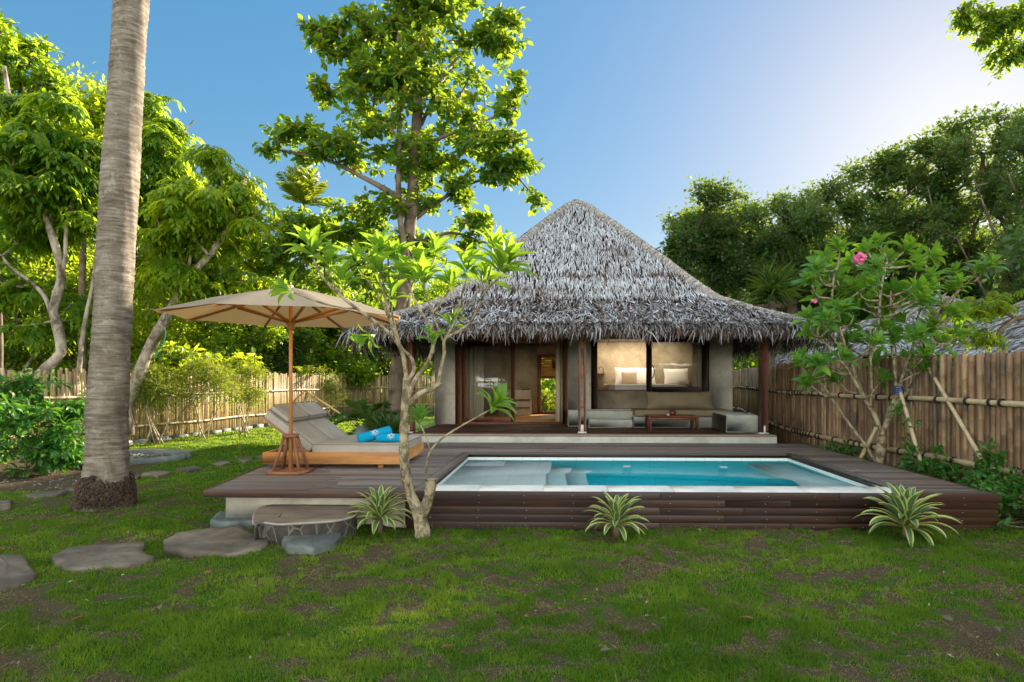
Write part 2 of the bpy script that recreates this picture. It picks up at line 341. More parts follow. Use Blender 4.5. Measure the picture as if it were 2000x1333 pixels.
# ------------------------------------------------------------ ground and lawn
PX0, PX1, PY0, PY1, DZ = -1.48, 3.74, 6.89, 9.80, .375         # pool opening, deck level
DX0, DX1, DY0, HY = -3.87, 4.66, 6.42, 11.46
def DXL(y): return DX0 - .155*(y - DY0)                           # the left edge runs slightly outwards                    # deck
def gz(x, y):
    x = np.asarray(x, float); y = np.asarray(y, float)
    b = (fbm(x*1.3, y*1.3, 3) - .5) * .12 + (fbm(x*4, y*4, 9, 3) - .5) * .075
    far = np.clip((y - 60) / 60, 0, 1)
    return b * (1 - far) - .01
def green(x, y):                                                # 1 = living turf, 0 = dead straw and soil
    n = fbm(x*1.15 + 7, y*1.9, 21, 5); n2 = fbm(x*4.2, y*5.5, 5, 3); n3 = fbm(x*11, y*14, 15, 3); g = (n - .455) * 5 + (n2 - .5) * 5 + (n3 - .5) * 8 + .55
    back = np.clip((y - 7.6) / 2.5, 0, 1) * np.clip((-3.2 - x) / 1., 0, 1)
    return np.clip(g + back * 3 + np.clip((-x-2)/3, 0, 1)*.25, 0, 1)
def axis(*seg):
    out = []
    for a, b, s in seg: out.append(np.arange(a, b, s))
    return np.concatenate(out)
xs = axis((-400, -60, 40), (-60, -20, 4), (-20, -7, .4), (-7, 7, .07), (7, 20, .6), (20, 60, 5), (60, 401, 40))
ys = axis((-400, -40, 40), (-40, 2, 3), (2, 7.5, .07), (7.5, 14, .2), (14, 40, .6), (40, 80, 5), (80, 900, 60))
GX, GY = np.meshgrid(xs, ys); GZ = gz(GX, GY)
GZ = np.where((GX > PX0-.22) & (GX < PX1+.22) & (GY > PY0-.22) & (GY < PY1+.22), -1.3, GZ)      # dug out for the pool
ny, nx = GX.shape; ii = (np.arange(ny-1)[:, None]*nx + np.arange(nx-1)).ravel()
gr = green(GX, GY)
dirt = ((GX < -6.6) & (GY > 8.3) & (GY < 13.5) & (GX + .33*(GY-8.3) < -6.9 + .3)) 
gr = np.where(dirt, 0, gr)
gr = np.where(GY > 26, .35, gr); gr = np.where(GX > 5.3, .3, gr)
m, t, out = nt("lawn_soil"); a = noise(t, 14, 6); b = noise(t, 120, 4); c = noise(t, 1.5, 4)
soil = ramp(t, b, [(.3, (.035, .025, .016)), (.55, (.11, .083, .048)), (.75, (.23, .18, .115))])
turf = ramp(t, a, [(.3, (.025, .07, .008)), (.5, (.045, .11, .01)), (.7, (.08, .15, .015))])
col = mixc(t, tintout(t), soil, turf); finish(t, out, col, .95, b, .8, .1, bd=.02)
ground = raw("lawn", np.stack([GX, GY, GZ], -1).reshape(-1, 3), np.stack([ii, ii+1, ii+nx+1, ii+nx], 1), m, None, gr.ravel(), True)
tag(ground, "patchy green lawn", kind="structure")

def on_deck(x, y):
    return (x > DXL(y) - .02) & (x < DX1 + .02) & (y > DY0 - .0) & (y < 24)
STONES = []                                                     # filled below: polygons no blade grows through
def inside_poly(x, y, P):
    c = np.zeros(x.shape, bool); n = len(P)
    for i in range(n):
        x0, y0 = P[i]; x1, y1 = P[(i+1) % n]
        hit = ((y0 > y) != (y1 > y)) & (x < (x1-x0)*(y-y0)/((y1-y0) if y1 != y0 else 1e-9) + x0); c ^= hit
    return c
def ground_poly(pts, n=None, z=.0): return [tuple(atZ(px, py, z)[:2]) for px, py in pts]
SP = {
 "a": [(-40,1100),(0,1090),(42,1090),(55,1108),(72,1128),(60,1140),(20,1150),(-40,1156)],
 "b": [(98,1092),(135,1075),(200,1068),(285,1062),(275,1082),(306,1095),(262,1108),(180,1118),(125,1118)],
 "c": [(320,1062),(345,1046),(420,1036),(470,1033),(498,1048),(528,1057),(515,1078),(455,1092),(380,1084),(322,1076)],
 "d": [(408,1026),(430,1007),(470,1004),(505,1010),(495,1026),(450,1030)],
 "e": [(550,1068),(560,1050),(610,1046),(660,1047),(668,1056),(655,1075),(610,1087),(562,1082)],
 "f": [(-40,986),(0,981),(24,982),(20,990),(-40,994)], "g": [(48,972),(80,966),(130,962),(118,971),(68,977)],
 "h": [(258,934),(275,932),(268,939),(250,938)], "i": [(278,929),(300,923),(336,926),(310,935)], "j": [(343,919),(380,914),(398,919),(368,923)],
 "k": [(412,909),(430,903),(453,905),(436,913)], "l": [(458,901),(478,896),(498,898),(480,905)], "m": [(500,895),(515,891),(530,892),(515,898)],
 "n": [(128,958),(150,956),(146,961),(130,961)]}
STEP = [(497,1022),(500,1000),(520,988),(580,984),(650,985),(694,989),(690,1006),(650,1016),(590,1020),(545,1022),(510,1018)]
POLY = {k: ground_poly(v) for k, v in SP.items()}

def blades(name, x0, x1, y0, y1, dens, L, W, seed, label, cond=None):
    r = np.random.default_rng(seed); n = int((x1-x0)*(y1-y0)*dens)
    x = r.uniform(x0, x1, n); y = r.uniform(y0, y1, n)
    px = CX + FPX*(x/y) ; k = (px > -700) & (px < 3000); x, y = x[k], y[k]
    g = green(x, y); k = ~on_deck(x, y) & (x < 5.45) & (r.random(len(x)) < .85 + .15*g)
    if cond is not None: k &= cond(x, y)
    x, y, g = x[k], y[k], g[k]
    for P in list(POLY.values()) + [STEPP]:
        k = ~inside_poly(x, y, P); x, y, g = x[k], y[k], g[k]
    n = len(x); dead = r.random(n) > g*1.02 - .04
    tuft = fbm(x*3.1, y*3.1, 33, 3); l = L*(.45 + .75*r.random(n))*(.55 + .6*g)*(.15 + 1.8*tuft)
    th = r.uniform(0, 2*math.pi, n); lean = r.uniform(.1, .75, n) + dead*.75
    d = np.stack([np.cos(th)*np.sin(lean), np.sin(th)*np.sin(lean), np.cos(lean)], 1)
    ph = r.uniform(0, 2*math.pi, n); s = np.stack([np.cos(ph), np.sin(ph), np.zeros(n)], 1)
    p = np.stack([x, y, gz(x, y) - .004], 1); w = (W*r.uniform(.6, 1.3, n))[:, None]; l = l[:, None]
    mid = p + d*l*.55; drop = d.copy(); drop[:, :2] *= 1.7; drop[:, 2] *= .75; tip = mid + drop*l*.45
    V = np.stack([p - s*w/2, p + s*w/2, mid + s*w*.36, mid - s*w*.36, tip], 1).reshape(-1, 3)
    b = np.arange(n)*5; F = [None]*0
    Q = np.stack([b, b+1, b+2, b+3], 1); T = np.stack([b+3, b+2, b+4], 1)
    hue = np.clip(.22 + .5*(fbm(x*.9, y*.9, 71, 3)-.5) + .75*(fbm(x*3.6, y*5, 72, 3)-.5) + r.normal(0, .12, n) + .1, 0, .72); tint = np.where(dead, r.uniform(.8, 1, n), hue)
    return V, Q, T, np.repeat(tint, 5)
def build_blades(name, parts, m):
    Vs = []; idx = []; cnt = []; T = []; off = 0
    for V, Q, Tr, tint in parts:
        idx.append((Q+off).ravel()); cnt.append(np.full(len(Q), 4)); idx.append((Tr+off).ravel()); cnt.append(np.full(len(Tr), 3)); Vs.append(V); T.append(tint); off += len(V)
    V = np.concatenate(Vs).astype(np.float32); idx = np.concatenate(idx).astype(np.int32); cnt = np.concatenate(cnt)
    me = bpy.data.meshes.new(name); me.vertices.add(len(V)); me.vertices.foreach_set("co", V.ravel())
    me.loops.add(len(idx)); me.loops.foreach_set("vertex_index", idx); me.polygons.add(len(cnt))
    me.polygons.foreach_set("loop_start", np.concatenate([[0], np.cumsum(cnt)[:-1]]).astype(np.int32)); me.polygons.foreach_set("loop_total", cnt.astype(np.int32))
    me.update(calc_edges=True)
    a = me.attributes.new("tint", 'FLOAT', 'POINT'); a.data.foreach_set("value", np.concatenate(T).astype(np.float32))
    o = bpy.data.objects.new(name, me); COL.objects.link(o); me.materials.append(m); return o
STEPP = [tuple(p[:2]) for p in [atZ(px, py, .2) for px, py in STEP]]
M_grass = leafmat("grass_blades", [(0, (.016, .075, .008)), (.4, (.085, .185, .016)), (.7, (.21, .31, .03)), (.78, (.22, .24, .05)), (.8, (.21, .155, .08)), (1, (.38, .30, .18))], (.55, .70, .04), .42, .6, .15)
gp = [blades("g", -5.5, 5.8, 2.7, 4.4, 9500, .042, .0042, 1, ""), blades("g", -8.0, 5.6, 4.4, 6.45, 6000, .045, .0055, 2, ""),
      blades("g", -8.5, DX0, 6.45, 9.5, 2600, .036, .008, 3, "", lambda x, y: ~((x < -6.6) & (y > 8.3) & (x + .33*(y-8.3) < -6.6))), blades("g", -14, -3, 9.5, 16, 900, .04, .014, 4, "", lambda x, y: ~((y < 13.5) & (x + .33*(y-8.3) < -6.6)) & (y > 9.5)),
      blades("g", -16, -2.9, 16, 27, 260, .05, .03, 5, ""), blades("g", 4.7, 5.4, 6, 14, 1200, .05, .010, 6, ""),
      blades("g", -6, 5, 2.7, 6.45, 420, .095, .0045, 7, "", lambda x, y: fbm(x*1.7, y*1.7, 91, 3) > .5)]
grass = build_blades("grass", gp, M_grass)
tag(grass, "short green and straw coloured grass blades growing over the lawn", "grass", kind="stuff")

# stepping stones
def slab(name, P, h, m, label, z0=-.05, group="flat stepping stones set in the lawn", seed=0):
    r = np.random.default_rng(seed); P = np.array(P); c = P.mean(0); n = len(P); Q = []
    for i in range(n):
        for f in (0, .12, .5, .88): q = P[i]*(1-f) + P[(i+1) % n]*f; Q.append(q*.97 + .03*c if f == 0 else q)
    Q = np.array(Q); n = len(Q)
    Q = Q + r.normal(0, .008, Q.shape); V = []; 
    rings = [(1.0, z0), (1.012, h*.5), (.995, h-.008), (.985, h), (.8, h+.003), (.5, h-.002), (.2, h+.002)]
    for s, z in rings:
        for q in Q: V.append([*(c + (q-c)*s), z + (r.normal(0, .002) if s < 1 else 0)])
    F = [(i*n+j, i*n+(j+1) % n, (i+1)*n+(j+1) % n, (i+1)*n+j) for i in range(len(rings)-1) for j in range(n)] + [tuple((len(rings)-1)*n + j for j in range(n))]
    o = raw(name, V, F, m, None, None, False); tag(o, label, "stepping stone", group); return o
def smooth_closed(P, k):
    n = len(P); out = []
    for i in range(n):
        a, b, c, d = P[i-1], P[i], P[(i+1) % n], P[(i+2) % n]
        for t in np.arange(k)/k: out.append(.5*((2*b)+(-a+c)*t+(2*a-5*b+4*c-d)*t*t+(-a+3*b-3*c+d)*t**3))
    return np.array(out)
SL = {"a": "brown flat stone cut by the photo's left edge in the front lawn", "b": "wide grey brown flat stone between the edge stone and the oval one",
 "c": "large oval flat stone with a pale patch before the rounded step", "d": "bluish grey flat stone against the concrete base beside the rounded step",
 "e": "small raised grey stone directly before the rounded step", "f": "grey flat stone at the far left on the back lawn path",
 "g": "long pale flat stone left of the coconut palm foot", "h": "little pale stone just right of the coconut palm foot",
 "i": "grey stone second from the palm on the back lawn path", "j": "grey stone third from the palm on the back lawn path",
 "k": "grey stone fourth from the palm on the back lawn path", "l": "pale stone fifth from the palm, near the thin sapling", "m": "pale stone beside the end of the daybed frame",
 "n": "tiny stone between the long pale one and the coconut palm"}
HS = {"a": .035, "b": .03, "c": .035, "d": .05, "e": .07}
for i, (k, P) in enumerate(POLY.items()):
    slab("stepping_stone", P, HS.get(k, .035), M_stone_grey if k in "de" else M_stone, SL[k], seed=i)
# rounded stone step
t0 = thing("stone_step", "rounded raised stone step with a rubble clad side before the deck", "step", (np.mean([p[0] for p in STEPP]), np.mean([p[1] for p in STEPP]), 0))
SQ = smooth_closed(np.array(STEPP), 4); cc = SQ.mean(0); n = len(SQ)
V = []; F = []
for s, z in ((1.0, .17), (1.015, .175), (1.015, .198), (1.0, .205), (.5, .207)):
    V += [[*(cc + (q-cc)*s), z] for q in SQ]
F = [(i*n+j, i*n+(j+1) % n, (i+1)*n+(j+1) % n, (i+1)*n+j) for i in range(4) for j in range(n)] + [tuple(4*n+j for j in range(n))]
m, t, out = nt("step_top"); a = noise(t, 3, 6, .6, (1, 3, 1)); c = ramp(t, a, [(.3, (.10, .075, .05)), (.6, (.20, .155, .11)), (.8, (.28, .24, .18))]); finish(t, out, c, .8, a, .2)
raw("top", V, F, m, t0)
rim = MB()
P3 = [[*(cc + (q-cc)*1.018), .188] for q in SQ] + [[*(cc + (SQ[0]-cc)*1.018), .188]]
rim.tube(P3, .012, 6, cap=False); rim.build("rim", M_mortar, t0)
m, t, out = nt("rubble"); tc = t.nodes.new("ShaderNodeTexCoord"); mp = N(t, "Mapping"); mp.inputs["Scale"].default_value = (8, 8, 6); t.links.new(tc.outputs["Object"], mp.inputs[0])
vo = N(t, "TexVoronoi", feature='DISTANCE_TO_EDGE', Scale=1.0); t.links.new(mp.outputs[0], vo.inputs["Vector"]); vc = N(t, "TexVoronoi", Scale=1.0); t.links.new(mp.outputs[0], vc.inputs["Vector"])
sc_ = mixc(t, .5, (.05, .042, .03), vc.outputs["Color"], 'MULTIPLY'); sc_ = mixc(t, .6, sc_, ramp(t, noise(t, 12), [(.3, (.02, .02, .018)), (.7, (.11, .09, .065))]))
c = mixc(t, ramp(t, vo.outputs["Distance"], [(.02, (1, 1, 1)), (.06, (0, 0, 0))]), sc_, (.15, .14, .12)); finish(t, out, c, .8, vo.outputs["Distance"], .5)
V = []; 
for s, z in ((1.0, -.05), (1.0, .06), (1.0, .172)): V += [[*(cc + (q-cc)*s), z] for q in SQ]
raw("rubble_side", V, [(i*n+j, i*n+(j+1) % n, (i+1)*n+(j+1) % n, (i+1)*n+j) for i in range(2) for j in range(n)], m, t0)

# ------------------------------------------------------------ deck
deck = thing("pool_deck", "raised dark timber deck around the turquoise pool", "deck", (0, DY0, 0))
r = np.random.default_rng(3)
def boards(mb, x0, x1, y0, y1, w=.084, gap=.018, z1=DZ, th=.025, cut=None, seed=0):
    rr = np.random.default_rng(seed); y = y0
    fx = x0
    while y < y1 - .02:
        ye = min(y + w, y1); x0 = fx(y) if callable(fx) else fx; x = x0
        segs = [(x0, x1)] if x1 - x0 < 2.2 else None
        if segs is None:
            c = x0 + rr.uniform(.8, (x1-x0)-.8); segs = [(x0, c-.002), (c+.002, x1)] if x1-x0 < 5 else None
            if segs is None:
                c1 = x0 + rr.uniform(1.5, 3.5); c2 = c1 + rr.uniform(2, 3); segs = [(x0, c1-.002), (c1+.002, c2-.002), (c2+.002, x1)]
        for a, b in segs: mb.box(a, b, y, ye, z1-th, z1 + rr.uniform(-.0015, .0015), rr.uniform(.1, .9), bev=.004)
        y += w + gap
RIM = .13
b_ = MB(); boards(b_, DXL, PX0-RIM, DY0+.03, PY1+RIM, seed=1); boards(b_, PX1+RIM, DX1, DY0+.03, PY1+RIM, seed=2); boards(b_, DXL, DX1, PY1+RIM+.008, HY-.005, seed=3)
b_.build("boards", M_deck, deck)
b_ = MB()
b_.box(PX0-RIM+.006, PX0, DY0+.03, PY1+RIM-.004, DZ-.03, DZ+.002, .35, .004); b_.box(PX1, PX1+RIM-.006, DY0+.03, PY1+RIM-.004, DZ-.03, DZ+.002, .3, .004)
b_.box(PX0+.003, PX1-.003, PY1, PY1+RIM-.004, DZ-.03, DZ+.002, .25, .004)
b_.build("rim_board", M_deck, deck)
b_ = MB()
b_.box(PX0-.015, PX0, PY0, PY1, .31, DZ-.031, .1); b_.box(PX1, PX1+.015, PY0, PY1, .31, DZ-.031, .1); b_.box(PX0, PX1, PY1, PY1+.015, .31, DZ-.031, .0)
b_.build("inner_fascia", M_fascia, deck)
b_ = MB()
for k in range(5):
    z1 = DZ + .003 - k*.083; z0 = z1 - .0805
    x = -1.56
    for xe in (1.1 + .7*(k % 2), 3.0 - .5*(k % 3), DX1+.03):
        b_.box(x, xe-.003, DY0 + (.0 if k == 0 else .02 + .004*k), DY0+.05 + .004*k, max(z0, -.04), z1, r.uniform(.25, .75), .003); x = xe
b_.box(DX0-.03, -1.565, DY0, DY0+.03, DZ-.075, DZ+.003, .95, .004)
b_.beam((DX0-.018, DY0+.03, DZ-.036), (DXL(HY)-.018, HY, DZ-.036), .028, .078, .8)
for k in range(5): b_.box(DX1+.003, DX1+.03, DY0+.055, HY, max(DZ-.075-k*.083, -.04), DZ+.003-k*.083, r.uniform(.1, .6), .004)
b_.build("front_fascia", M_fascia, deck)
b_ = MB(); b_.box(-3.72, -1.58, DY0+.12, HY-.3, -.05, DZ-.027, bev=.01); b_.build("base", M_conc, deck)
b_ = MB(); b_.box(-1.56, PX0-.2, DY0+.06, HY-.2, -.05, DZ-.03); b_.box(PX1+.2, DX1-.05, DY0+.07, HY-.2, -.05, DZ-.03); b_.box(PX0-.1, PX1+.1, PY1+.2, HY-.25, -.05, DZ-.03); b_.build("joists", M_wood_dark, deck)
s_ = MB()
for k in range(60):
    x = -1.4 + (k % 12)*.52 + r.uniform(-.02, .02); z = DZ - .035 - (k//12)*.083
    s_.lathe([(.0045, 0), (.0045, .003)], (0, 0, 0), 6); V = s_.V[-1]; V2 = V.copy(); V[:, 0] = V2[:, 0] + x; V[:, 1] = DY0 + (.0 if k < 12 else .02 + .004*(k//12)) - V2[:, 2]; V[:, 2] = V2[:, 1] + z
s_.build("screws", M_metal, deck)

# ------------------------------------------------------------ pool
pool = thing("swimming_pool", "rectangular plunge pool with a pale shallow shelf and white front ledge", "pool", (1.1, 8.3, 0))
b_ = MB(); x = PX0-RIM
for k in range(8):
    xe = min(x + .72, PX1+RIM); 
    if xe - x > .02: b_.box(x+.0015, xe-.0015, DY0+.052, PY0, DZ-.06, DZ-.004, r.uniform(0, 1), .003)
    x = xe
b_.build("ledge", M_pool_ledge, pool)
ZB = -.95; WZ = .262
def wallq(mb, pts): mb.add(pts, [(0, 1, 2, 3)])
def poolwalls(name, z0, z1, zf, m):
    b = MB()
    wallq(b, [(PX0-.005, PY1+.005, z0), (PX1+.005, PY1+.005, z0), (PX1+.005, PY1+.005, z1), (PX0-.005, PY1+.005, z1)])
    wallq(b, [(PX0-.005, PY0-.005, z0), (PX0-.005, PY1+.005, z0), (PX0-.005, PY1+.005, z1), (PX0-.005, PY0-.005, z1)])
    wallq(b, [(PX1+.005, PY1+.005, z0), (PX1+.005, PY0-.005, z0), (PX1+.005, PY0-.005, z1), (PX1+.005, PY1+.005, z1)])
    wallq(b, [(PX1+.005, PY0-.002, z0), (PX0-.005, PY0-.002, z0), (PX0-.005, PY0-.002, zf), (PX1+.005, PY0-.002, zf)])
    b.build(name, m, pool)
poolwalls("waterline_tiles", WZ-.035, .33, DZ-.05, M_tile); poolwalls("walls", ZB, WZ-.035, WZ-.035, M_tile_deep)
b_ = MB(); b_.add([(PX0, PY0, ZB), (PX1, PY0, ZB), (PX1, PY1, ZB), (PX0, PY1, ZB)], [(0, 1, 2, 3)]); b_.build("floor", M_tile_deep, pool)
b_ = MB(); b_.box(PX0, -.10, PY0, PY1-.003, ZB+.004, WZ-.16, bev=.015); b_.build("shelf", M_tile, pool)
b_ = MB(); b_.box(PX0+.003, -.85, PY1-.55, PY1-.006, WZ-.157, WZ-.09, bev=.01); b_.build("seat_block", M_tile, pool)
b_ = MB(); b_.box(-.097, .24, PY0+.003, PY1-.4, ZB+.005, WZ-.42, bev=.015); b_.build("stair", M_tile, pool)
b_ = MB(); b_.box(.243, .58, PY0+.003, PY1-.4, ZB+.006, WZ-.68, bev=.015); b_.build("stair", M_tile, pool)
b_ = MB(); b_.box(3.05, PX1-.002, PY0+.003, PY1-.003, ZB+.004, WZ-.36, bev=.015); b_.build("bench", M_tile, pool)
b_ = MB(); b_.lathe([(.09, 0), (.09, .012), (.07, .02), (.03, .02)], (1.0, 9.2, ZB), 16); b_.build("drain", M_metal, pool)
for (x, y) in ((1.05, 9.1), (2.5, 9.05)):
    f_ = MB(); a = np.linspace(0, 2*math.pi, 17); f_.tube(np.stack([x + .055*np.cos(a), y + .055*np.sin(a), np.full(17, WZ+.005)], 1), .008, 6, cap=False)
    tag(f_.build("floating_ring", M_metal, None), "small dark ring floating in the %s of the pool" % ("middle" if x < 2 else "right end"), "ring", "rings floating in the pool")
b_ = MB(); b_.box(PX0-.03, PX1+.03, PY0-.03, PY1+.03, ZB-.05, WZ); o = b_.build("water", M_water, None); tag(o, "clear turquoise pool water", kind="structure")

# ------------------------------------------------------------ house
house = thing("thatched_villa", "concrete villa with a tall grey thatched pyramid roof behind the pool", "house", (.5, 15, 0))
VF = .52                      # veranda floor
WX0, WX1, WY, WB = -2.97, 4.12, 14.15, 19.0
b_ = MB(); b_.box(-2.9, 4.18, HY+.0, WY-.2, -.05, VF-.03, bev=.008); b_.build("plinth", M_conc_grey, house)
b_ = MB(); b_.box(-2.9, 4.18, HY+.004, HY+.26, VF-.03, VF+.002, .5, .005); b_.build("floor_edge", simple("tan_edge", (.30, .22, .15), (.38, .29, .2), 3, .6), house)
b_ = MB(); boards(b_, -2.9, 3.9, HY+.265, WY, .12, .004, VF, .028, seed=5); b_.build("veranda_floor", M_verfloor, house)
ZW = 2.72
b_ = MB()
dL, dR, wL, wR = -2.46, .22, .80, 3.56
T = .22
for q in ((WX0, dL, WY, WY+T, .1, ZW), (dR, wL, WY, WY+T, .1, ZW), (wR, WX1, WY, WY+T, .1, ZW), (wL, wR, WY+.002, WY+T, .1, .885), (WX0+.001, WX0+T, WY+T, WB, .1, ZW), (WX1-T, WX1-.001, WY+T, WB, .1, ZW)):
    b_ = MB(); b_.box(*q, bev=.012 if q[2] == WY else 0); b_.build("wall", M_conc, house)
b_ = MB(); b_.box(WX0+T, .22, 18.3, 18.5, .1, ZW); 
b_ = MB()      # rear wall with a door opening, and the bedroom's walls
ex0, ex1, ez1 = atY(1050, 700, 18.3)[0], atY(1100, 700, 18.3)[0], 2.35
b_.box(WX0+T, ex0, 18.3, 18.5, .1, ZW); b_.box(ex1+.1, .42, 18.3, 18.5, .1, ZW); b_.box(ex0, ex1+.1, 18.301, 18.5, ez1, ZW)
b_.box(.42, .56, WY+T, 18.3, .1, ZW); b_.box(.56, WX1-T, 17.2, 17.4, .1, ZW)
b_.build("inner_wall", M_conc_in, house)
b_ = MB(); b_.box(WX0+T, .42, WY, 18.3, .3, VF+.01); b_.build("room_floor", M_teak, house)
b_ = MB(); b_.box(.56, WX1-T, 15.2, 17.2, .3, 1.30); b_.box(.56, WX1-T, WY+T, 15.2, .3, .86); b_.build("bed_platform", M_conc_in, house)
b_ = MB(); b_.box(.57, WX1-T-.01, 15.16, 15.24, 1.302, 1.325); b_.build("platform_edge", M_wood_red, house)
b_ = MB(); b_.box(WX0+T, WX1-T, WY+T, 18.3, ZW-.06, ZW-.01); b_.build("ceiling", M_wood_dark, house)
# step and bench blocks on the veranda
def pxX(px, Y): return atY(px, 700, Y)[0]
b_ = MB(); b_.box(pxX(1109, 13.75), pxX(1236, 13.75), 13.6, WY-.002, VF, .875, bev=.012); b_.build("sill_ledge", M_conc_grey, house)
b_ = MB(); b_.box(pxX(1150, 13.2), pxX(1236, 13.2), 13.25, 13.6, VF, .70, bev=.012); b_.build("step_block", M_conc_grey, house)
b_ = MB(); b_.box(pxX(1237, 13.3)+.003, WX1-.1, 13.3, WY-.002, VF, .76, bev=.012); b_.build("bench_block", M_conc_grey, house)
b_ = MB(); b_.box(pxX(1420, 12.1), 4.05, 12.15, 13.298, VF, .87, bev=.012); b_.build("side_block", M_conc_grey, house)
# posts and beams
def post(x, y, z0=VF, z1=2.62, w=.13):
    b = MB(); b.box(x-w/2, x+w/2, y-w/2, y+w/2, z0+.05, z1, bev=.008); p = b.build("post", M_wood_red, house)
    b = MB(); b.box(x-w/2-.01, x+w/2+.01, y-w/2-.01, y+w/2+.01, z0, z0+.02); b.box(x-.02, x+.02, y-w/2-.012, y-w/2, z0, z0+.16); b.build("foot", simple("white_steel", (.7, .7, .7), rough=.4), p); return p
post(4.07, 11.9, w=.15); post(-3.0, 11.9)
xm = pxX(1137, 11.9); b = MB()
for s in (-1, 1): b.box(xm+s*.055-.024, xm+s*.055+.024, 11.84, 11.96, VF+.05, 2.55, bev=.004)
for z0, z1 in ((.62, .70), (1.02, 1.16), (1.62, 1.86), (2.2, 2.5)): b.box(xm-.031, xm+.031, 11.85, 11.95, z0, z1)
p = b.build("post", simple("post_wood", (.26, .12, .08), (.34, .17, .12), 5, .6, .1, (1, 1, .15)), house)
b = MB(); b.box(xm-.085, xm+.085, 11.83, 11.97, VF+.002, VF+.03); b.box(xm-.03, xm+.03, 11.835, 11.85, VF, VF+.17); b.build("foot", simple("pale_steel", (.7, .7, .7), rough=.4), p)
for (x, y) in ((-3.55, 14.4), (-3.55, 18.5), (4.62, 18.5)): post(x, y, 0, 2.5, .11)
b_ = MB(); b_.box(-3.2, 4.3, 11.85, 11.95, 2.46, 2.60); b_.box(-3.2, 4.3, WY-.03, WY+.07, 2.555, 2.70)
for y in (12.6, 13.4): b_.box(-3.3, 4.4, y, y+.08, 2.66, 2.76)
for x in np.arange(-3.4, 4.6, .6): b_.beam((x, 11.3, 2.55), (x, 14.2, 3.35), .06, .1)
b_.build("beams", M_wood_red, house)
# sliding glass door
def frame(parent, name, x0, x1, z0, z1, y, w=.10, d=.09, m=M_wood_red, gl=True):
    b = MB(); b.box(x0, x0+w, y, y+d, z0, z1, bev=.006); b.box(x1-w, x1, y, y+d, z0, z1, bev=.006)
    b.box(x0+w, x1-w, y+.002, y+d-.002, z0, z0+w, bev=.006); b.box(x0+w, x1-w, y+.002, y+d-.002, z1-w, z1, bev=.006)
    f = b.build(name, m, parent)
    if gl:
        g = MB(); g.box(x0+w-.01, x1-w+.01, y+d/2-.004, y+d/2+.004, z0+w-.01, z1-w+.01); g.build("pane", M_glass, f)
    return f
b = MB(); b.box(dL, dL+.15, WY-.03, WY+.2, VF, 2.6, bev=.006); b.box(dR-.12, dR, WY-.03, WY+.2, VF, 2.6, bev=.006); b.box(dL+.15, dR-.12, WY-.02, WY+.2, VF, VF+.05); b.box(dL+.15, dR-.12, WY-.02, WY+.2, 2.5, 2.6)
df = b.build("door_frame", M_wood_red, house)
frame(df, "door_leaf", dL+.152, pxX(1006, 14.2), VF+.052, 2.49, WY+.06, .10, .05)
b = MB(); b.box(wL-.02, wL+.13, WY-.03, WY+.2, .886, 2.6, bev=.006); b.box(wR-.02, wR+.0, WY-.02, WY+.2, .886, 2.6)
wf = b.build("window_frame", M_wood_dark, house)
sash = frame(wf, "window_sash", pxX(1262, 14.1), pxX(1381, 14.1), 1.29, 2.6, WY-.10, .13, .07, M_wood_dark)
b = MB(); a = np.linspace(-1.3, 1.3, 9); hx = pxX(1264, 14)
b.tube(np.stack([hx + .11 + .09*np.cos(a)-.03, np.full(9, WY-.13), 1.78 + .17*np.sin(a)], 1), .012, 6); b.build("handle", M_black, sash)
b = MB(); b.box(pxX(1381, 14.15)-.0, wR-.02, WY+.03, WY+.2, .886, ZW); b.build("jamb_wall", M_conc, house) if pxX(1381, 14.15) < wR-.03 else None
# curtains
def curtain(x0, x1, y, z0, z1, label):
    k = 60; xx = np.linspace(x0, x1, k); yy = y + .025*np.sin(np.linspace(0, (x1-x0)*55, k)); V = [(a, b, z) for z in (z0, z1) for a, b in zip(xx, yy)]
    o = raw("curtain", V, [(i, i+1, k+i+1, k+i) for i in range(k-1)], M_curtain, None, None, True); tag(o, label, "curtain", "cream curtains in the villa's openings")
    sm = o.modifiers.new("thick", 'SOLIDIFY'); sm.thickness = .004
curtain(dR-.28, dR-.13, WY+.25, VF+.02, 2.6, "cream curtain bunched at the right side of the open doorway")
curtain(dL+.22, dL+.65, WY+.28, VF+.02, 2.6, "grey cream curtain behind the left glass door")
curtain(wR-.36, wR-.14, WY+.12, 1.4, 2.6, "narrow cream curtain at the right side of the bedroom window")
# rear door
rd = MB(); rd.box(ex0, ex0+.10, 18.24, 18.38, VF, ez1); rd.box(ex0+.1, ex1+.1, 18.24, 18.38, ez1-.1, ez1); rd.box(ex0+.1, ex1+.1, 18.24, 18.38, VF, VF+.08); rd.box(ex0+.10, ex1+.1, 18.25, 18.36, 1.62, 1.70)
rdo = rd.build("rear_door_frame", M_wood_red, house)
b = MB(); 
for k in range(7): b.box(ex0+.1, ex1+.1, 18.28, 18.33, 1.702+k*.078, 1.775+k*.078)
b.build("louvre", M_teak, rdo)
# inside: drawer chest
b = MB(); X0, X1 = pxX(1006, 17.6), pxX(1037, 17.6); b.box(X0-.5, X1, 17.6, 18.2, VF+.01, 1.28, bev=.01); c_ = b.build("cabinet", M_conc_in, None); tag(c_, "beige concrete washstand cabinet seen through the open doorway", "cabinet")
b = MB(); b.box(X0-.5, X1-.02, 17.575, 17.598, .98, 1.0); b.box(X0-.5, X1-.02, 17.575, 17.598, .75, .765); b.build("drawer_gap", M_wood_dark, c_)
b = MB(); b.box(X1-.28, X1-.05, 17.7, 17.9, 1.281, 1.31, bev=.005); tag(b.build("tray", M_wood_dark, None), "dark little tray on top of the washstand cabinet", "tray")
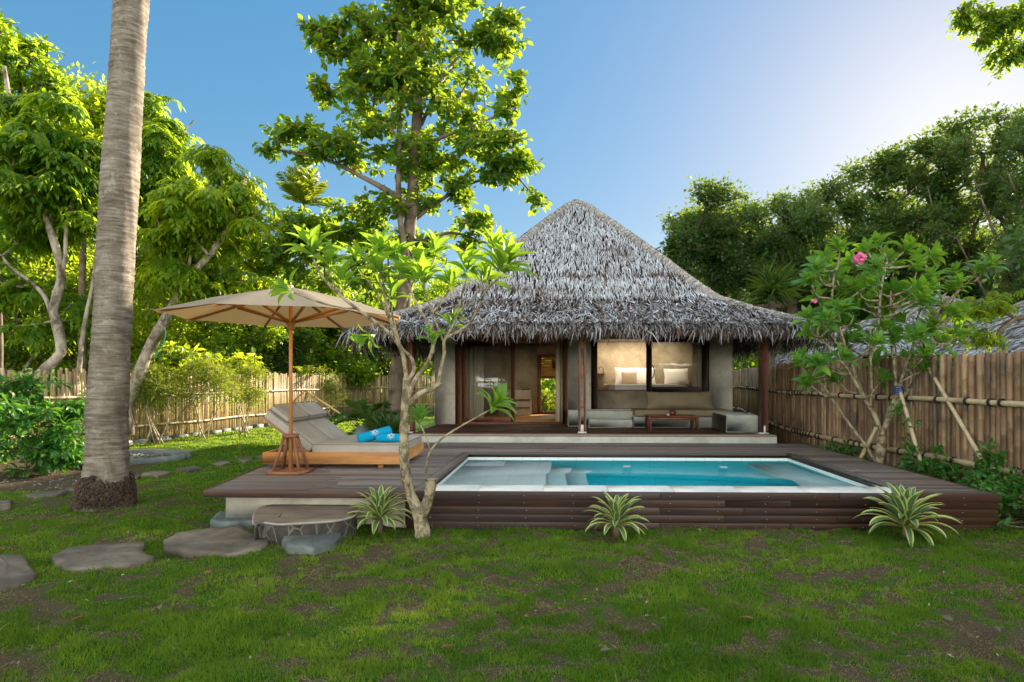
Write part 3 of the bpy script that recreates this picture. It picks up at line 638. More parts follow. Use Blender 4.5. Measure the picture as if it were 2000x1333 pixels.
# lamp on rear door lintel
lx = pxX(1083, 18.1); wl = thing("wall_lamp", "small wooden box lantern hanging by the rear doorway", "lamp", (lx, 18.15, 2.1))
b = MB(); b.box(lx-.07, lx+.07, 18.05, 18.2, 1.93, 2.2, bev=.01); b.build("box", M_wood_red, wl)
b = MB(); a = np.linspace(0, math.pi, 9); b.tube(np.stack([lx + .1*np.cos(a), np.full(9, 18.12), 2.2 + .12*np.sin(a)], 1), .012, 6); b.build("ring", M_wood_red, wl)
# bed
bed = thing("bed", "white made bed on the concrete platform in the bedroom", "bed", (2, 16.2, 1.3))
def softbox(mb, x0, x1, y0, y1, z0, z1, rr=.05, n=4, tint=.5):
    """pillow-like rounded box"""
    cx, cy, cz = (x0+x1)/2, (y0+y1)/2, (z0+z1)/2; hx, hy, hz = (x1-x0)/2, (y1-y0)/2, (z1-z0)/2
    g = np.concatenate([[-1], np.linspace(-.92, .92, 2*n), [1]]); k = len(g); V = []; F = []; idx = {}
    def vid(a, b, c):
        key = (round(a, 4), round(b, 4), round(c, 4))
        if key not in idx:
            p = np.array([a*hx, b*hy, c*hz]); inner = np.clip(p, [-hx+rr, -hy+rr, -hz+min(rr, hz*.95)], [hx-rr, hy-rr, hz-min(rr, hz*.95)]); d = p - inner; L = np.linalg.norm(d)
            if L > 1e-9: p = inner + d/L*min(L, rr) if L > rr else p
            idx[key] = len(V); V.append(p + [cx, cy, cz])
        return idx[key]
    for ax in range(3):
        for s in (-1, 1):
            for i in range(k-1):
                for j in range(k-1):
                    q = []
                    for (a, b) in ((g[i], g[j]), (g[i+1], g[j]), (g[i+1], g[j+1]), (g[i], g[j+1])):
                        co = [0, 0, 0]; co[ax] = s; co[(ax+1) % 3] = a; co[(ax+2) % 3] = b; q.append(vid(*co))
                    F.append(tuple(q if s > 0 else q[::-1]))
    mb.add(V, F, tint); return mb
def pillow(mb, c, w, h, d, tilt, tint=.5, rz=0):
    n = 12; g = np.linspace(-1, 1, n); U, W_ = np.meshgrid(g, g); th = d/2*np.power(np.clip((1-U**2)*(1-W_**2), 0, 1), .35)
    pinch = 1 - .07*(1 - np.abs(U)**2)*(np.abs(W_)**3); pin2 = 1 - .07*(1-np.abs(W_)**2)*(np.abs(U)**3)
    V = []
    for s in (1, -1):
        X = U*w/2*pin2; Z = W_*h/2*pinch; Y = -s*th; ct, st = math.cos(tilt), math.sin(tilt); Y2 = Y*ct + Z*st; Z2 = Z*ct - Y*st
        cr, sr = math.cos(rz), math.sin(rz); V.append(np.stack([X*cr - Y2*sr + c[0], X*sr + Y2*cr + c[1], Z2 + c[2]], -1).reshape(-1, 3))
    F = [(i*n+j, i*n+j+1, (i+1)*n+j+1, (i+1)*n+j) for i in range(n-1) for j in range(n-1)]
    F += [tuple(n*n + q for q in f[::-1]) for f in F[:]]
    mb.add(np.concatenate(V), F, tint); return mb
b = MB(); softbox(b, pxX(1186, 15.6), pxX(1342, 15.6), 15.45, 17.15, 1.302, 1.46, .05); b.build("mattress", M_white, bed, True)
b = MB(); softbox(b, pxX(1186, 15.6)-.003, pxX(1202, 15.6), 15.44, 17.16, 1.30, 1.465, .05); b.build("bed_runner", M_beige, bed, True)
for px, lab in ((1226, "white square pillow standing at the left of the bed"), (1256, "white pillow beside the window bar on the bed")):
    b = MB(); pillow(b, (pxX(px, 16.9), 16.95, 1.69), .72, .5, .2, .25); tag(b.build("pillow", M_white, None, True), lab, "pillow", "white pillows on the bed")
b = MB(); pillow(b, (pxX(1229, 16.7), 16.72, 1.64), .45, .36, .14, .3); tag(b.build("cushion", M_beige, None, True), "small beige cushion leaning on the left white pillow", "cushion")
b = MB(); pillow(b, (pxX(1322, 16.8), 16.9, 1.68), .7, .46, .18, .25); tag(b.build("pillow", M_white, None, True), "white pillow seen through the window pane at the bed's right", "pillow", "white pillows on the bed")
b = MB(); b.box(.56, pxX(1181, 17), 16.95, 17.198, 1.74, 1.77); b.box(pxX(1310, 17), 3.6, 16.95, 17.198, 1.74, 1.77); b.build("wall_shelf", M_wood_red, house)
b = MB(); x = pxX(1177, 17); a = np.linspace(0, math.pi, 9); b.tube(np.stack([x - .06*np.cos(a)-.04, np.full(9, 17.05), 1.88 + .07*np.sin(a)], 1), .01, 6); b.lathe([(.05, 0), (.05, .012), (.012, .02), (.012, .12)], (x+.02, 17.05, 1.77), 10); tag(b.build("reading_lamp", M_black, None), "little black curved lamp on the shelf by the bed", "lamp")
# warm cove light over the bed, seen glowing at the top of the opening
lt = bpy.data.lights.new("cove_lamp", 'AREA'); lt.shape = 'RECTANGLE'; lt.size = 2.6; lt.size_y = .1; lt.energy = 12; lt.color = (1, .84, .62)
lo = bpy.data.objects.new("cove_lamp", lt); COL.objects.link(lo); lo.location = (2.2, 16.6, 2.62); lo.rotation_euler = (R(25), 0, 0)
lt2 = lt.copy(); lt2.energy = 5; lo2 = bpy.data.objects.new("room_lamp", lt2); COL.objects.link(lo2); lo2.location = (-.8, 16.6, 2.62)

# ---- thatched roof
RC = (.48, 15.4); RA = 4.34; RT = .02
TP = [0, .05, .12, .2, .335, .45, .547, .728, .93, 1.0]; ZP = [2.60, 2.70, 2.84, 2.99, 3.30, 3.80, 4.27, 5.09, 5.98, 6.20]
def rz_(t): return np.interp(t, TP, ZP)
def rh(t): return RA*(1-t) + RT*t
def roofpt(side, u, t, off=0.):
    h = rh(t); z = rz_(t); e = 1e-3
    sl = (rz_(np.minimum(t+e, 1)) - rz_(np.maximum(t-e, 0))) / (rh(np.maximum(t-e, 0)) - rh(np.minimum(t+e, 1)) + 1e-9)
    nn = np.sqrt(1+sl**2); out = h + off*sl/nn; z = z + off/nn
    a = u*h; 
    cs = [(0, -1), (1, 0), (0, 1), (-1, 0)][side]; tg = [(1, 0), (0, 1), (-1, 0), (0, -1)][side]
    return np.stack([RC[0] + cs[0]*out + tg[0]*a, RC[1] + cs[1]*out + tg[1]*a, z], -1)
# solid underlayer
V = []; F = []; ts = np.linspace(0, 1, 21)
for s in range(4):
    o_ = len(V)
    for t_ in ts: V += [roofpt(s, np.array(-1.), np.array(t_), -.07), roofpt(s, np.array(1.), np.array(t_), -.07)]
    F += [(o_+2*i, o_+2*i+1, o_+2*i+3, o_+2*i+2) for i in range(len(ts)-1)]
raw("roof_underlay", V, F, M_thatch_under, house)
def strips(P, D, Nn, L, W, bend, tint, jit=.2, r=rng):
    """thin tapering leaf strips: root P, direction D, surface normal Nn"""
    n = len(P); S = np.cross(D, Nn); S /= np.linalg.norm(S, axis=1)[:, None] + 1e-9
    tw = r.normal(0, .5, n)[:, None]; S2 = S*np.cos(tw) + Nn*np.sin(tw)
    L = L[:, None]; W = W[:, None]; b = bend[:, None]
    p1 = P + D*L*.5 + Nn*L*.06; p2 = P + D*L*(1-.12*np.abs(b)) + Nn*L*b + S*L*r.normal(0, .08, n)[:, None]
    V = np.stack([P-S*W/2, P+S*W/2, p1+S2*W*.5, p1-S2*W*.5, p2+S2*W*.1, p2-S2*W*.1], 1).reshape(-1, 3)
    k = np.arange(n)*6; F = np.concatenate([np.stack([k, k+1, k+2, k+3], 1), np.stack([k+3, k+2, k+4, k+5], 1)])
    return V, F, np.repeat(tint, 6)
def strip_obj(name, parts, m, parent):
    Vs, Fs, Ts = [], [], []; o = 0
    for V, F, T in parts: Vs.append(V); Fs.append(F+o); Ts.append(T); o += len(V)
    return raw(name, np.concatenate(Vs), np.concatenate(Fs), m, parent, np.concatenate(Ts))
def norm(a): return a / (np.linalg.norm(a, axis=-1, keepdims=True) + 1e-9)
def thatch(sides, dens=(1, .6, .3, .6), courses=34):
    parts = []; tlist = np.concatenate([np.linspace(.0, .30, 10), np.linspace(.335, .99, courses)])
    for s in sides:
        for ci, tc_ in enumerate(tlist):
            h = float(rh(tc_)); n = int(2*h/.017*dens[s]); u = rng.uniform(-1, 1, n); steep = tc_ > .3
            t0_ = np.clip(tc_ + rng.normal(0, .007, n) + .012*(fbm(u*3*h, np.full(n, tc_*9), 4, 3)-.5), 0, 1)
            P = roofpt(s, u, t0_, .0 + rng.uniform(0, .03, n)); Q = roofpt(s, u*h/rh(np.maximum(t0_-.03, -.02)), np.maximum(t0_-.03, -.03), .02)
            D = norm(Q-P); T_ = norm(roofpt(s, u+.01, t0_) - roofpt(s, u-.01, t0_)); Nn = norm(np.cross(T_, -D)); Nn *= np.sign(Nn[:, 2:3]+1e-9)
            D = norm(D + T_*rng.normal(0, .11 if steep else .27, n)[:, None] + Nn*rng.normal(.02, .04 if steep else .09, n)[:, None])
            L = rng.uniform(.16, .30, n) if steep else rng.uniform(.22, .45, n); W = rng.uniform(.012, .026, n) if steep else rng.uniform(.012, .03, n)
            base = .62 if steep else .42; big = fbm(u*h*1.2+5, np.full(n, tc_*14), 55, 3) - .5
            band = -.35*(np.abs(tc_-.47) < .012) -.25*(np.abs(tc_-.40) < .012) - .22*(np.abs(tc_-.34) < .012)
            tint = np.clip(base + band + big*.5 + rng.normal(0, .2 if steep else .27, n), 0, 1)
            parts.append(strips(P, D, Nn, L, W, rng.normal(.0, .06, n), tint))
    return parts
pr = thatch((0, 1, 2, 3))
strip_obj("roof_thatch", pr, M_thatch, house)
# eave fringe
parts = []
for s in range(4):
    for layer, (tt, off, ln) in enumerate(((.0, .03, .36), (.012, .04, .34), (.035, .05, .4), (-.008, -.02, .40), (-.004, -.05, .42))):
        n = int(2*RA/.013 * (1, 1, .4, 1)[s]); u = rng.uniform(-1.01, 1.01, n); corner = np.clip((np.abs(u)-.72)/.28, 0, 1)
        P = roofpt(s, u, np.full(n, tt), off) + rng.normal(0, .012, (n, 3)); T_ = norm(roofpt(s, u+.01, np.full(n, .02)) - roofpt(s, u-.01, np.full(n, .02)))
        out = np.array([[(0, -1, 0), (1, 0, 0), (0, 1, 0), (-1, 0, 0)][s]], float)
        side = 1 if s in (1, 3) else 0
        dn = out*rng.uniform(.05, .7, n)[:, None] + np.array([[0, 0, -1.]])*rng.uniform(.5, 1., n)[:, None] + T_*rng.normal(0, .32, n)[:, None]
        D = norm(dn); Nn = norm(np.cross(T_, -D)); Nn *= np.sign((Nn*out).sum(1, keepdims=True)+1e-9)
        clump = vnoise(u*RA*9, np.full(n, layer*3.7), 8)
        L = ln*.88*rng.uniform(.35, 1.0, n)*(.55+.6*clump)*(1 + .45*corner + .85*side); L = np.where(rng.random(n) < .03, L*1.5, L)
        tint = np.clip((.40 if layer < 3 else .22) + rng.normal(0, .26, n) - .1*side, 0, 1)
        parts.append(strips(P, D, Nn, L, rng.uniform(.012, .03, n), rng.normal(-.15, .18, n), tint))
strip_obj("eave_fringe", parts, M_thatch, house)
# hip caps
parts = []
for s in range(4):
    for sgn in (-1, 1):
        for side2, uu in ((s, sgn),):
            n = 2600 if s in (0, 1, 3) else 600; t_ = rng.uniform(.02, 1, n)**.9; u = np.full(n, float(uu))
            P = roofpt(s, u*(1-.0*t_), t_, .045) + rng.normal(0, .008, (n, 3)); T_ = norm(roofpt(s, u, t_) - roofpt(s, u*0, t_))
            dwn = norm(roofpt(s, u, np.maximum(t_-.02, 0)) - roofpt(s, u, t_+1e-4))
            Nn = norm(np.cross(T_, dwn)); Nn *= np.sign(Nn[:, 2:3]+1e-9)
            D = norm(-T_*.8 + dwn*rng.uniform(.25, 1.0, n)[:, None] + Nn*rng.normal(-.05, .05, n)[:, None])
            parts.append(strips(P, D, Nn, rng.uniform(.14, .28, n)*(1.0-.25*t_), rng.uniform(.012, .024, n), rng.normal(-.06, .07, n), np.clip(rng.normal(.62, .22, n), 0, 1)))
strip_obj("hip_cap", parts, M_thatch_hip, house)
b = MB()
for s in (0, 2):
    for sg in (-1., 1.):
        tt = np.linspace(.0, 1, 40); P = roofpt(s, np.full(40, sg), tt, .0); P[:, 2] += .01 + .01*np.sin(tt*60); b.tube(P, .035, 8)
pk = roofpt(0, np.zeros(1), np.ones(1))[0]; b.lathe([(.14, -.2), (.08, -.08), (.04, .0), (.01, .03)], (RC[0], RC[1], 6.14), 16)
b.build("hip_roll", M_thatch_hip, house, True)
n = 900; a = rng.uniform(0, 2*math.pi, n); P = np.stack([RC[0] + .03*np.cos(a), RC[1] + .03*np.sin(a), np.full(n, 6.19)+rng.normal(0, .02, n)], 1)
D = norm(np.stack([np.cos(a), np.sin(a), -rng.uniform(.85, 1.3, n)], 1)); Nn = norm(np.cross(np.cross(D, (0, 0, 1.)), D)); 
strip_obj("peak_cap", [strips(P, D, Nn, rng.uniform(.22, .45, n), rng.uniform(.015, .03, n), rng.normal(-.05, .06, n), np.clip(rng.normal(.5, .22, n), 0, 1))], M_thatch_hip, house)

# ------------------------------------------------------------ veranda furniture
ct = thing("coffee_table", "low reddish wooden table before the concrete bench on the veranda", "table", (pxX(1315, 12.6), 12.6, VF))
X0, X1 = pxX(1266, 12.45), pxX(1365, 12.45)
b = MB(); b.box(X0, X1, 12.42, 12.95, .80, .835, bev=.006); b.build("tabletop", M_wood_red, ct)
b = MB(); b.box(X0+.05, X1-.05, 12.44, 12.46, .745, .80); b.box(X0+.05, X1-.05, 12.91, 12.93, .745, .80); b.build("apron", M_wood_red, ct)
for x in (X0+.035, X1-.035):
    for y in (12.46, 12.91): b = MB(); b.box(x-.033, x+.033, y-.03, y+.03, VF, .80, bev=.004); b.build("leg", M_wood_red, ct)
b = MB(); b.lathe([(.055, 0), (.075, .04), (.07, .09), (.05, .11), (.04, .10)], (pxX(1314, 12.6), 12.62, .835), 14); pot_ = b.build("pot", M_pot, None, True); tag(pot_, "dark red lidded pot on the low veranda table", "pot")
b = MB(); b.box(pxX(1303, 12.5), pxX(1308, 12.5), 12.52, 12.56, .835, .87, bev=.008); tag(b.build("candle", M_white, None), "tiny white candle beside the dark red pot", "candle")
b = MB(); softbox(b, pxX(1237, 13.3)+.02, pxX(1432, 13.3), 13.22, 14.0, .762, .92, .05); tag(b.build("bench_cushion", M_cushion_olive, None, True), "long olive seat cushion lying on the concrete bench", "cushion")
b = MB(); pillow(b, ((pxX(1262, 13.8)+pxX(1395, 13.8))/2, 13.86, 1.11), pxX(1395, 13.8)-pxX(1262, 13.8), .42, .34, .28); tag(b.build("bolster", M_cushion_olive, None, True), "long olive bolster pillow leaning against the wall on the bench cushion", "bolster")

# ------------------------------------------------------------ daybed
db = thing("daybed", "double teak daybed with raised grey cushions beside the parasol", "daybed", (-3.0, 8.6, DZ))
bx0, bx1, by0, by1 = pxX(512, 7.98), pxX(783, 7.98), 7.98, 9.38
b = MB(); b.box(bx0, bx1, by0, by0+.045, DZ+.07, DZ+.23, bev=.006); b.box(bx0, bx1, by1-.045, by1, DZ+.07, DZ+.23, bev=.006)
b.box(bx1-.045, bx1+.001, by0+.046, by1-.046, DZ+.072, DZ+.228, bev=.006); b.box(bx0+.0, bx0+.045, by0+.046, by1-.046, DZ+.072, DZ+.228, bev=.006)
for k in range(14): b.box(bx0+.05, bx1-.05, by0+.06+k*.095, by0+.12+k*.095, DZ+.17, DZ+.19)
b.build("frame", M_teak, db)
for x in (bx0+.3, bx1-.35):
    for y in (by0+.12, by1-.18): b = MB(); b.box(x, x+.07, y, y+.07, DZ, DZ+.072); b.build("leg", M_teak, db)
hinge = pxX(607, 8.0); zt = DZ+.195
M_piping = simple("piping", (.20, .18, .15), rough=.9)
def piping(o, x0, x1, y0, y1, z0, z1, f=None):
    b = MB(); q = .012
    for z in (z0+.012, z1-.012):
        b.tube(smooth_closed_rect(x0, x1, y0, y1, q, z), .0045, 5, cap=False)
    if f: 
        for V in b.V: f(V)
    b.build("piping", M_piping, o)
def smooth_closed_rect(x0, x1, y0, y1, q, z):
    P = []
    for cx_, cy_, a0 in ((x1-q, y1-q, 0), (x0+q, y1-q, 90), (x0+q, y0+q, 180), (x1-q, y0+q, 270)):
        for a in (0, 45, 90): P.append((cx_ + (q+.002)*math.cos(R(a0+a)), cy_ + (q+.002)*math.sin(R(a0+a)), z))
    return P + [P[0]]
b = MB(); softbox(b, hinge, bx1-.02, by0+.03, by1-.03, zt, zt+.15, .035); piping(b.build("mattress", M_cushion, db, True), hinge, bx1-.02, by0+.03, by1-.03, zt, zt+.15)
ang = R(37); c_, s_ = math.cos(ang), math.sin(ang)
def tilt(mb, x0, x1, y0, y1, z0, z1, rr=.03):     # box laid out from the hinge towards -x and tipped up
    k = len(mb.V); softbox(mb, -x1, -x0, y0, y1, z0, z1, rr)
    for V in mb.V[k:]: tip(V)
def tip(V): x = V[:, 0].copy(); z = V[:, 2].copy(); V[:, 0] = hinge + x*c_ + z*s_; V[:, 2] = zt - x*s_ + z*c_
ym = (by0+by1)/2
for a_, b2 in ((by0+.03, ym-.006), (ym+.006, by1-.03)):
    mb = MB(); tilt(mb, .05, .84, a_, b2, .0, .14); piping(mb.build("backrest_cushion", M_cushion, db, True), -.84, -.05, a_, b2, .0, .14, tip)
    mb = MB(); tilt(mb, .52, .83, a_, b2, .143, .235, .035); piping(mb.build("headrest", M_cushion, db, True), -.83, -.52, a_, b2, .143, .235, tip)
mb = MB(); tilt(mb, .02, .88, by0+.06, by1-.06, -.03, -.002, .01); mb.build("backrest_board", M_teak, db)
b = MB(); b.beam((hinge-.5, by0+.2, DZ+.2), (hinge-.45, by0+.2, zt+.33), .03, .03); b.beam((hinge-.5, by1-.2, DZ+.2), (hinge-.45, by1-.2, zt+.33), .03, .03); b.build("prop", M_teak, db)
# rolled towels with the sun emblem
def towel(c, rz, L, rad, label, seed):
    t = thing("rolled_towel", label, "towel", c, "rolled blue towels on the daybed"); rr = np.random.default_rng(seed)
    b = MB(); x = np.concatenate([np.linspace(-L/2, -L/2+.02, 4), np.linspace(-L/2+.04, L/2-.04, 12), np.linspace(L/2-.02, L/2, 4)])
    prof = rad*np.concatenate([[.75, .9, .97, 1.], 1+.02*rr.normal(size=12), [1., .97, .9, .75]]); n = 24; th = np.arange(n)*2*math.pi/n
    V = np.array([[a, r_*math.cos(q)*1.05, r_*math.sin(q)*(.92)] for a, r_ in zip(x, prof) for q in th]); k = len(x)
    F = [(i*n+j, i*n+(j+1) % n, (i+1)*n+(j+1) % n, (i+1)*n+j) for i in range(k-1) for j in range(n)] + [tuple(range(n-1, -1, -1)), tuple((k-1)*n+j for j in range(n))]
    b.add(V, F); sp = np.linspace(0, 4*math.pi, 40); q = .2 + .72*sp/(4*math.pi)
    for sx in (-1, 1): b.tube(np.stack([np.full(40, sx*(L/2+.001)), rad*q*np.cos(sp), rad*.9*q*np.sin(sp)], 1), .006, 5)
    o = b.build("roll", M_towel, None, True); e = MB()
    def onroll(u, v):       # u along, v angle-ish: patch on the front-upper side
        a = R(215) - v/rad + R(0); return (u, 1.05*(rad+.004)*math.cos(a), -.92*(rad+.004)*math.sin(a))
    th = np.linspace(0, 2*math.pi, 20); e.tube([onroll(.028*math.cos(q), .028*math.sin(q)) for q in th], .0035, 4, cap=False)
    sw = np.linspace(0, math.pi*1.4, 12); e.tube([onroll((.006+.004*q)*math.cos(q), (.006+.004*q)*math.sin(q)) for q in sw], .0035, 4)
    for q in np.linspace(0, 2*math.pi, 13)[:-1]:
        r1, r2 = .036, .058 if int(round(q/(math.pi/6))) % 2 else .05
        e.tube([onroll(r1*math.cos(q), r1*math.sin(q)), onroll((r1+r2)/2*math.cos(q+.08), (r1+r2)/2*math.sin(q+.08)), onroll(r2*math.cos(q), r2*math.sin(q))], [.004, .004, .0015], 4)
    eo = e.build("sun_emblem", M_emblem, None)
    for ob in (o, eo): ob.parent = t
    t.rotation_euler = (0, 0, rz); return t
tz = zt + .15
t1 = towel((pxX(729, 8.25), 8.32, tz+.095), R(28), .46, .078, "upper blue rolled towel with a white sun emblem, tilted across the other", 1); t1.rotation_euler = (0, R(-13), R(28))
t2 = towel((pxX(768, 8.3), 8.22, tz+.062), R(6), .40, .064, "lower blue rolled towel lying flat, nearest the frangipani trunk", 2)

# ------------------------------------------------------------ parasol
ux, uy = atZ(568, 924, DZ)[:2]; ux, uy = float(ux), float(uy)
par = thing("parasol", "open beige octagonal parasol on a wooden pole beside the daybed", "parasol", (ux, uy, DZ))
RIMZ, TOPZ, UR = 2.40, 2.80, 1.50
b = MB(); b.tube([(ux, uy, DZ+.02), (ux, uy, TOPZ-.05)], .024, 12); b.build("pole", M_teak_z, par, True)
def canz(f): return TOPZ + (RIMZ-TOPZ)*f - .03*math.sin(math.pi*f)*0 + .035*math.sin(math.pi*f)
A0 = R(39)
b = MB(); nr = 10; ns = 8; V = []; F = []
for i in range(nr+1):
    f = i/nr
    for k in range(8*ns):
        a = A0 + 2*math.pi*k/(8*ns); q = (k % ns)/ns; a0 = A0 + 2*math.pi*(k//ns)/8; a1 = a0 + math.pi/4
        p0 = np.array([math.cos(a0), math.sin(a0)]); p1 = np.array([math.cos(a1), math.sin(a1)]); p = (p0*(1-q)+p1*q)*UR*max(f, .002)
        sag = .035*f*math.sin(math.pi*q)*math.sin(math.pi*min(f*.9+.1, 1)) ; p *= 1 - .02*math.sin(math.pi*q)*f
        V.append([ux+p[0], uy+p[1], canz(f) - sag + .004*math.sin(k*2.1+i*1.7)*math.sin(math.pi*f)])
nn_ = 8*ns; F = [(i*nn_+k, i*nn_+(k+1) % nn_, (i+1)*nn_+(k+1) % nn_, (i+1)*nn_+k) for i in range(nr) for k in range(nn_)]
m, t, out = nt("parasol_canvas"); g = noise(t, 3, 5); wv = noise(t, 400, 2)
c = ramp(t, g, [(.3, (.36, .32, .25)), (.7, (.43, .38, .30))]); p = N(t, "BsdfPrincipled", Roughness=.9); p.inputs["Specular IOR Level"].default_value = .1; t.links.new(c, p.inputs[0])
tr = N(t, "BsdfTranslucent"); tr.inputs[0].default_value = (.75, .42, .15, 1); mx = N(t, "MixShader"); mx.inputs[0].default_value = .42
t.links.new(p.outputs[0], mx.inputs[1]); t.links.new(tr.outputs[0], mx.inputs[2]); t.links.new(mx.outputs[0], out.inputs[0])
can = raw("canopy", V, F, m, par, None, True)
for k in range(8):
    a = A0 + k*math.pi/4; d = np.array([math.cos(a), math.sin(a), 0])
    b = MB(); b.beam(np.array([ux, uy, TOPZ-.05])+d*.03, np.array([ux, uy, RIMZ-.02])+d*UR*.985, .02, .03); b.build("rib", M_teak, par)
    b = MB(); b.beam(np.array([ux, uy, 2.34])+d*.03, np.array([ux, uy, TOPZ-.05+(RIMZ-TOPZ)*.5-.01])+d*UR*.5, .026, .030); b.build("strut", M_teak, par)
b = MB(); b.lathe([(.03, -.09), (.045, -.08), (.05, -.02), (.062, -.01), (.062, .035), (.045, .05), (.03, .06)], (ux, uy, 2.34), 16); b.build("hub", M_teak_z, par, True)
b = MB(); b.lathe([(.04, 0), (.03, .03), (.012, .05)], (ux, uy, TOPZ-.01), 12); b.build("finial", M_teak_z, par)
st = thing("parasol_stand", "dark wooden trestle stand holding up the parasol pole", "parasol stand", (ux, uy, DZ))
b = MB()
for (x, y) in ((-.19, -.19), (.19, -.19), (.19, .19), (-.19, .19)):
    pass
cs = [(-.2, -.16), (.2, -.16), (.2, .16), (-.2, .16)]
for i in range(4): b.beam((ux+cs[i][0], uy+cs[i][1], DZ+.022+.002*(i % 2)), (ux+cs[(i+1) % 4][0], uy+cs[(i+1) % 4][1], DZ+.022+.002*(i % 2)), .09, .038)
b.beam((ux-.2, uy, DZ+.022), (ux+.2, uy, DZ+.022), .08, .034); b.build("base_ring", M_base_wood, st)
for x, y in cs: b = MB(); b.beam((ux+x*.85, uy+y*.85, DZ+.04), (ux+x*.33, uy+y*.33, DZ+.47), .038, .03); b.build("leg", M_base_wood, st)
b = MB(); b.lathe([(.08, 0), (.105, .01), (.105, .04), (.08, .05), (.03, .05)], (ux, uy, DZ+.46), 8); b.build("collar", M_base_wood, st)

# ------------------------------------------------------------ fences
def fence(name, label, path, top, mat, rails, culm, wob, parent_tie=True, seed=0):
    f = thing(name, label, "fence", (*path[0], 0)); rr = np.random.default_rng(seed); P = smooth_path([(x, y, 0) for x, y in path], .05)
    dd = np.concatenate([[0], np.cumsum(np.linalg.norm(np.diff(P, axis=0), axis=1))]); b = MB(); s = 0; tot = dd[-1]
    at = lambda q: np.array([np.interp(q, dd, P[:, 0]), np.interp(q, dd, P[:, 1]), 0])
    while s < tot:
        w = culm*rr.uniform(.75, 1.15); c = at(s + w/2); r0 = w/2
        dist = math.hypot(c[0], c[1]); n = 8 if dist < 12 else 6
        h = top + .02*math.sin(s*.7) + rr.normal(0, wob); k0 = rr.uniform(0, .3); zs = [-.05]; rs = [r0]; z = k0; 
        if dist < 16:
            while z < h - .05:
                zs += [z-.012, z, z+.012]; rs += [r0*.97, r0*1.07, r0*.97]; z += rr.uniform(.26, .38)
        zs.append(h); rs.append(r0*.98); o_ = np.argsort(zs); zs = np.array(zs)[o_]; rs = np.array(rs)[o_]
        lean = rr.normal(0, .012, 2); pts = np.array([[c[0]+lean[0]*z, c[1]+lean[1]*z, z] for z in zs]); b.tube(pts, rs, n, rr.uniform(0, 1)); s += w*.99
    b.build("culms", mat, f, True)
    ties = []; nrm = lambda q: (lambda d: np.array([-d[1], d[0], 0])/np.linalg.norm(d))(at(min(q+.05, tot))-at(max(q-.05, 0)))
    for (z, rad, side) in rails:
        b = MB(); s = 0
        while s < tot - .1:
            e = min(s + rr.uniform(2.2, 3.4), tot); q = np.arange(s, e+.01, .12); pts = []; rs = []
            for i, u in enumerate(q):
                c = at(u) + nrm(u)*side*(culm*.5 + rad); pts.append([c[0], c[1], z + .01*math.sin(u*1.9)]); rs.append(rad*(1.1 if i % 3 == 0 else .98))
            b.tube(pts, rs, 8, rr.uniform(.2, 1)); s = e + .004
        b.build("rail", M_bam_rail, f, True)
        if parent_tie:
            s = .2
            while s < tot - .2:
                for ds in ((0,) if rr.random() < .6 else (0, .16)):
                    b = MB(); ties.append((math.hypot(*at(s+ds)[:2]), b))
                    c = at(s+ds) + nrm(s+ds)*side*(culm*.5+rad); a = np.linspace(0, 2*math.pi, 11); n_ = nrm(s+ds)
                    for off in (-.012, .0, .012):
                        dq = at(min(s+ds+.05, tot)) - at(s+ds); dq /= np.linalg.norm(dq)+1e-9
                        b.tube([c + dq*off + n_*(rad+.009)*math.cos(q) + np.array([0, 0, z+(rad+.009)*math.sin(q)]) for q in a], .009, 5, cap=False)
                s += rr.uniform(.3, .62)
    ties.sort(key=lambda k: k[0])
    for _, b in ties[:95]: b.build("lashing", M_tie, f)
    if ties[95:]:
        b = MB(); b.V = [v for _, k in ties[95:] for v in k.V]; o_ = 0; b.T = [v for _, k in ties[95:] for v in k.T]; b.F = []
        for _, k in ties[95:]:
            b.F += [[tuple(i+o_ for i in q) for q in ff] for ff in k.F]; o_ += k.n
        tag(b.build("lashing", M_tie, f), kind="stuff")
    return f
fence("bamboo_fence", "tall brown bamboo fence with lashed rails beside the pool deck", [(6.9, 1.5), (6.2, 4.2), (5.9, 5.4), (5.66, 6.5), (5.58, 7.1), (5.3, 9.6), (5.15, 11.8), (5.35, 14.5), (6.1, 18.5), (6.9, 23), (6.8, 27)], 1.95, M_bam_right, [(1.31, .036, 1), (.49, .042, 1)], .085, .012, seed=1)
LF = [tuple(atZ(px, py)[:2]) for px, py in ((-60, 905), (120, 885), (250, 868), (330, 858), (400, 849), (530, 831), (640, 817), (700, 810))] + [(-7.2, 27.6), (-3, 28.2)]
fence("bamboo_fence", "pale thin slatted bamboo fence curving across the back of the sunny lawn", LF, 1.78, M_bam_left, [(1.20, .03, -1), (.42, .034, -1)], .062, .045, False, seed=2)
# low stone curb along it
b = MB(); P = smooth_path([(x, y, 0) for x, y in LF], .5); rr = np.random.default_rng(5)
for i in range(len(P)-1):
    d = P[i+1]-P[i]; d /= np.linalg.norm(d); n_ = np.array([d[1], -d[0], 0]); q = P[i] + n_*.14; b.beam(q + [0, 0, .03], q + d*.44 + [0, 0, .03], .16, .14+rr.uniform(-.03, .03), rr.random())
tag(b.build("stone_curb", M_stone_grey, None), "row of low rough stones along the foot of the back bamboo fence", "curb")

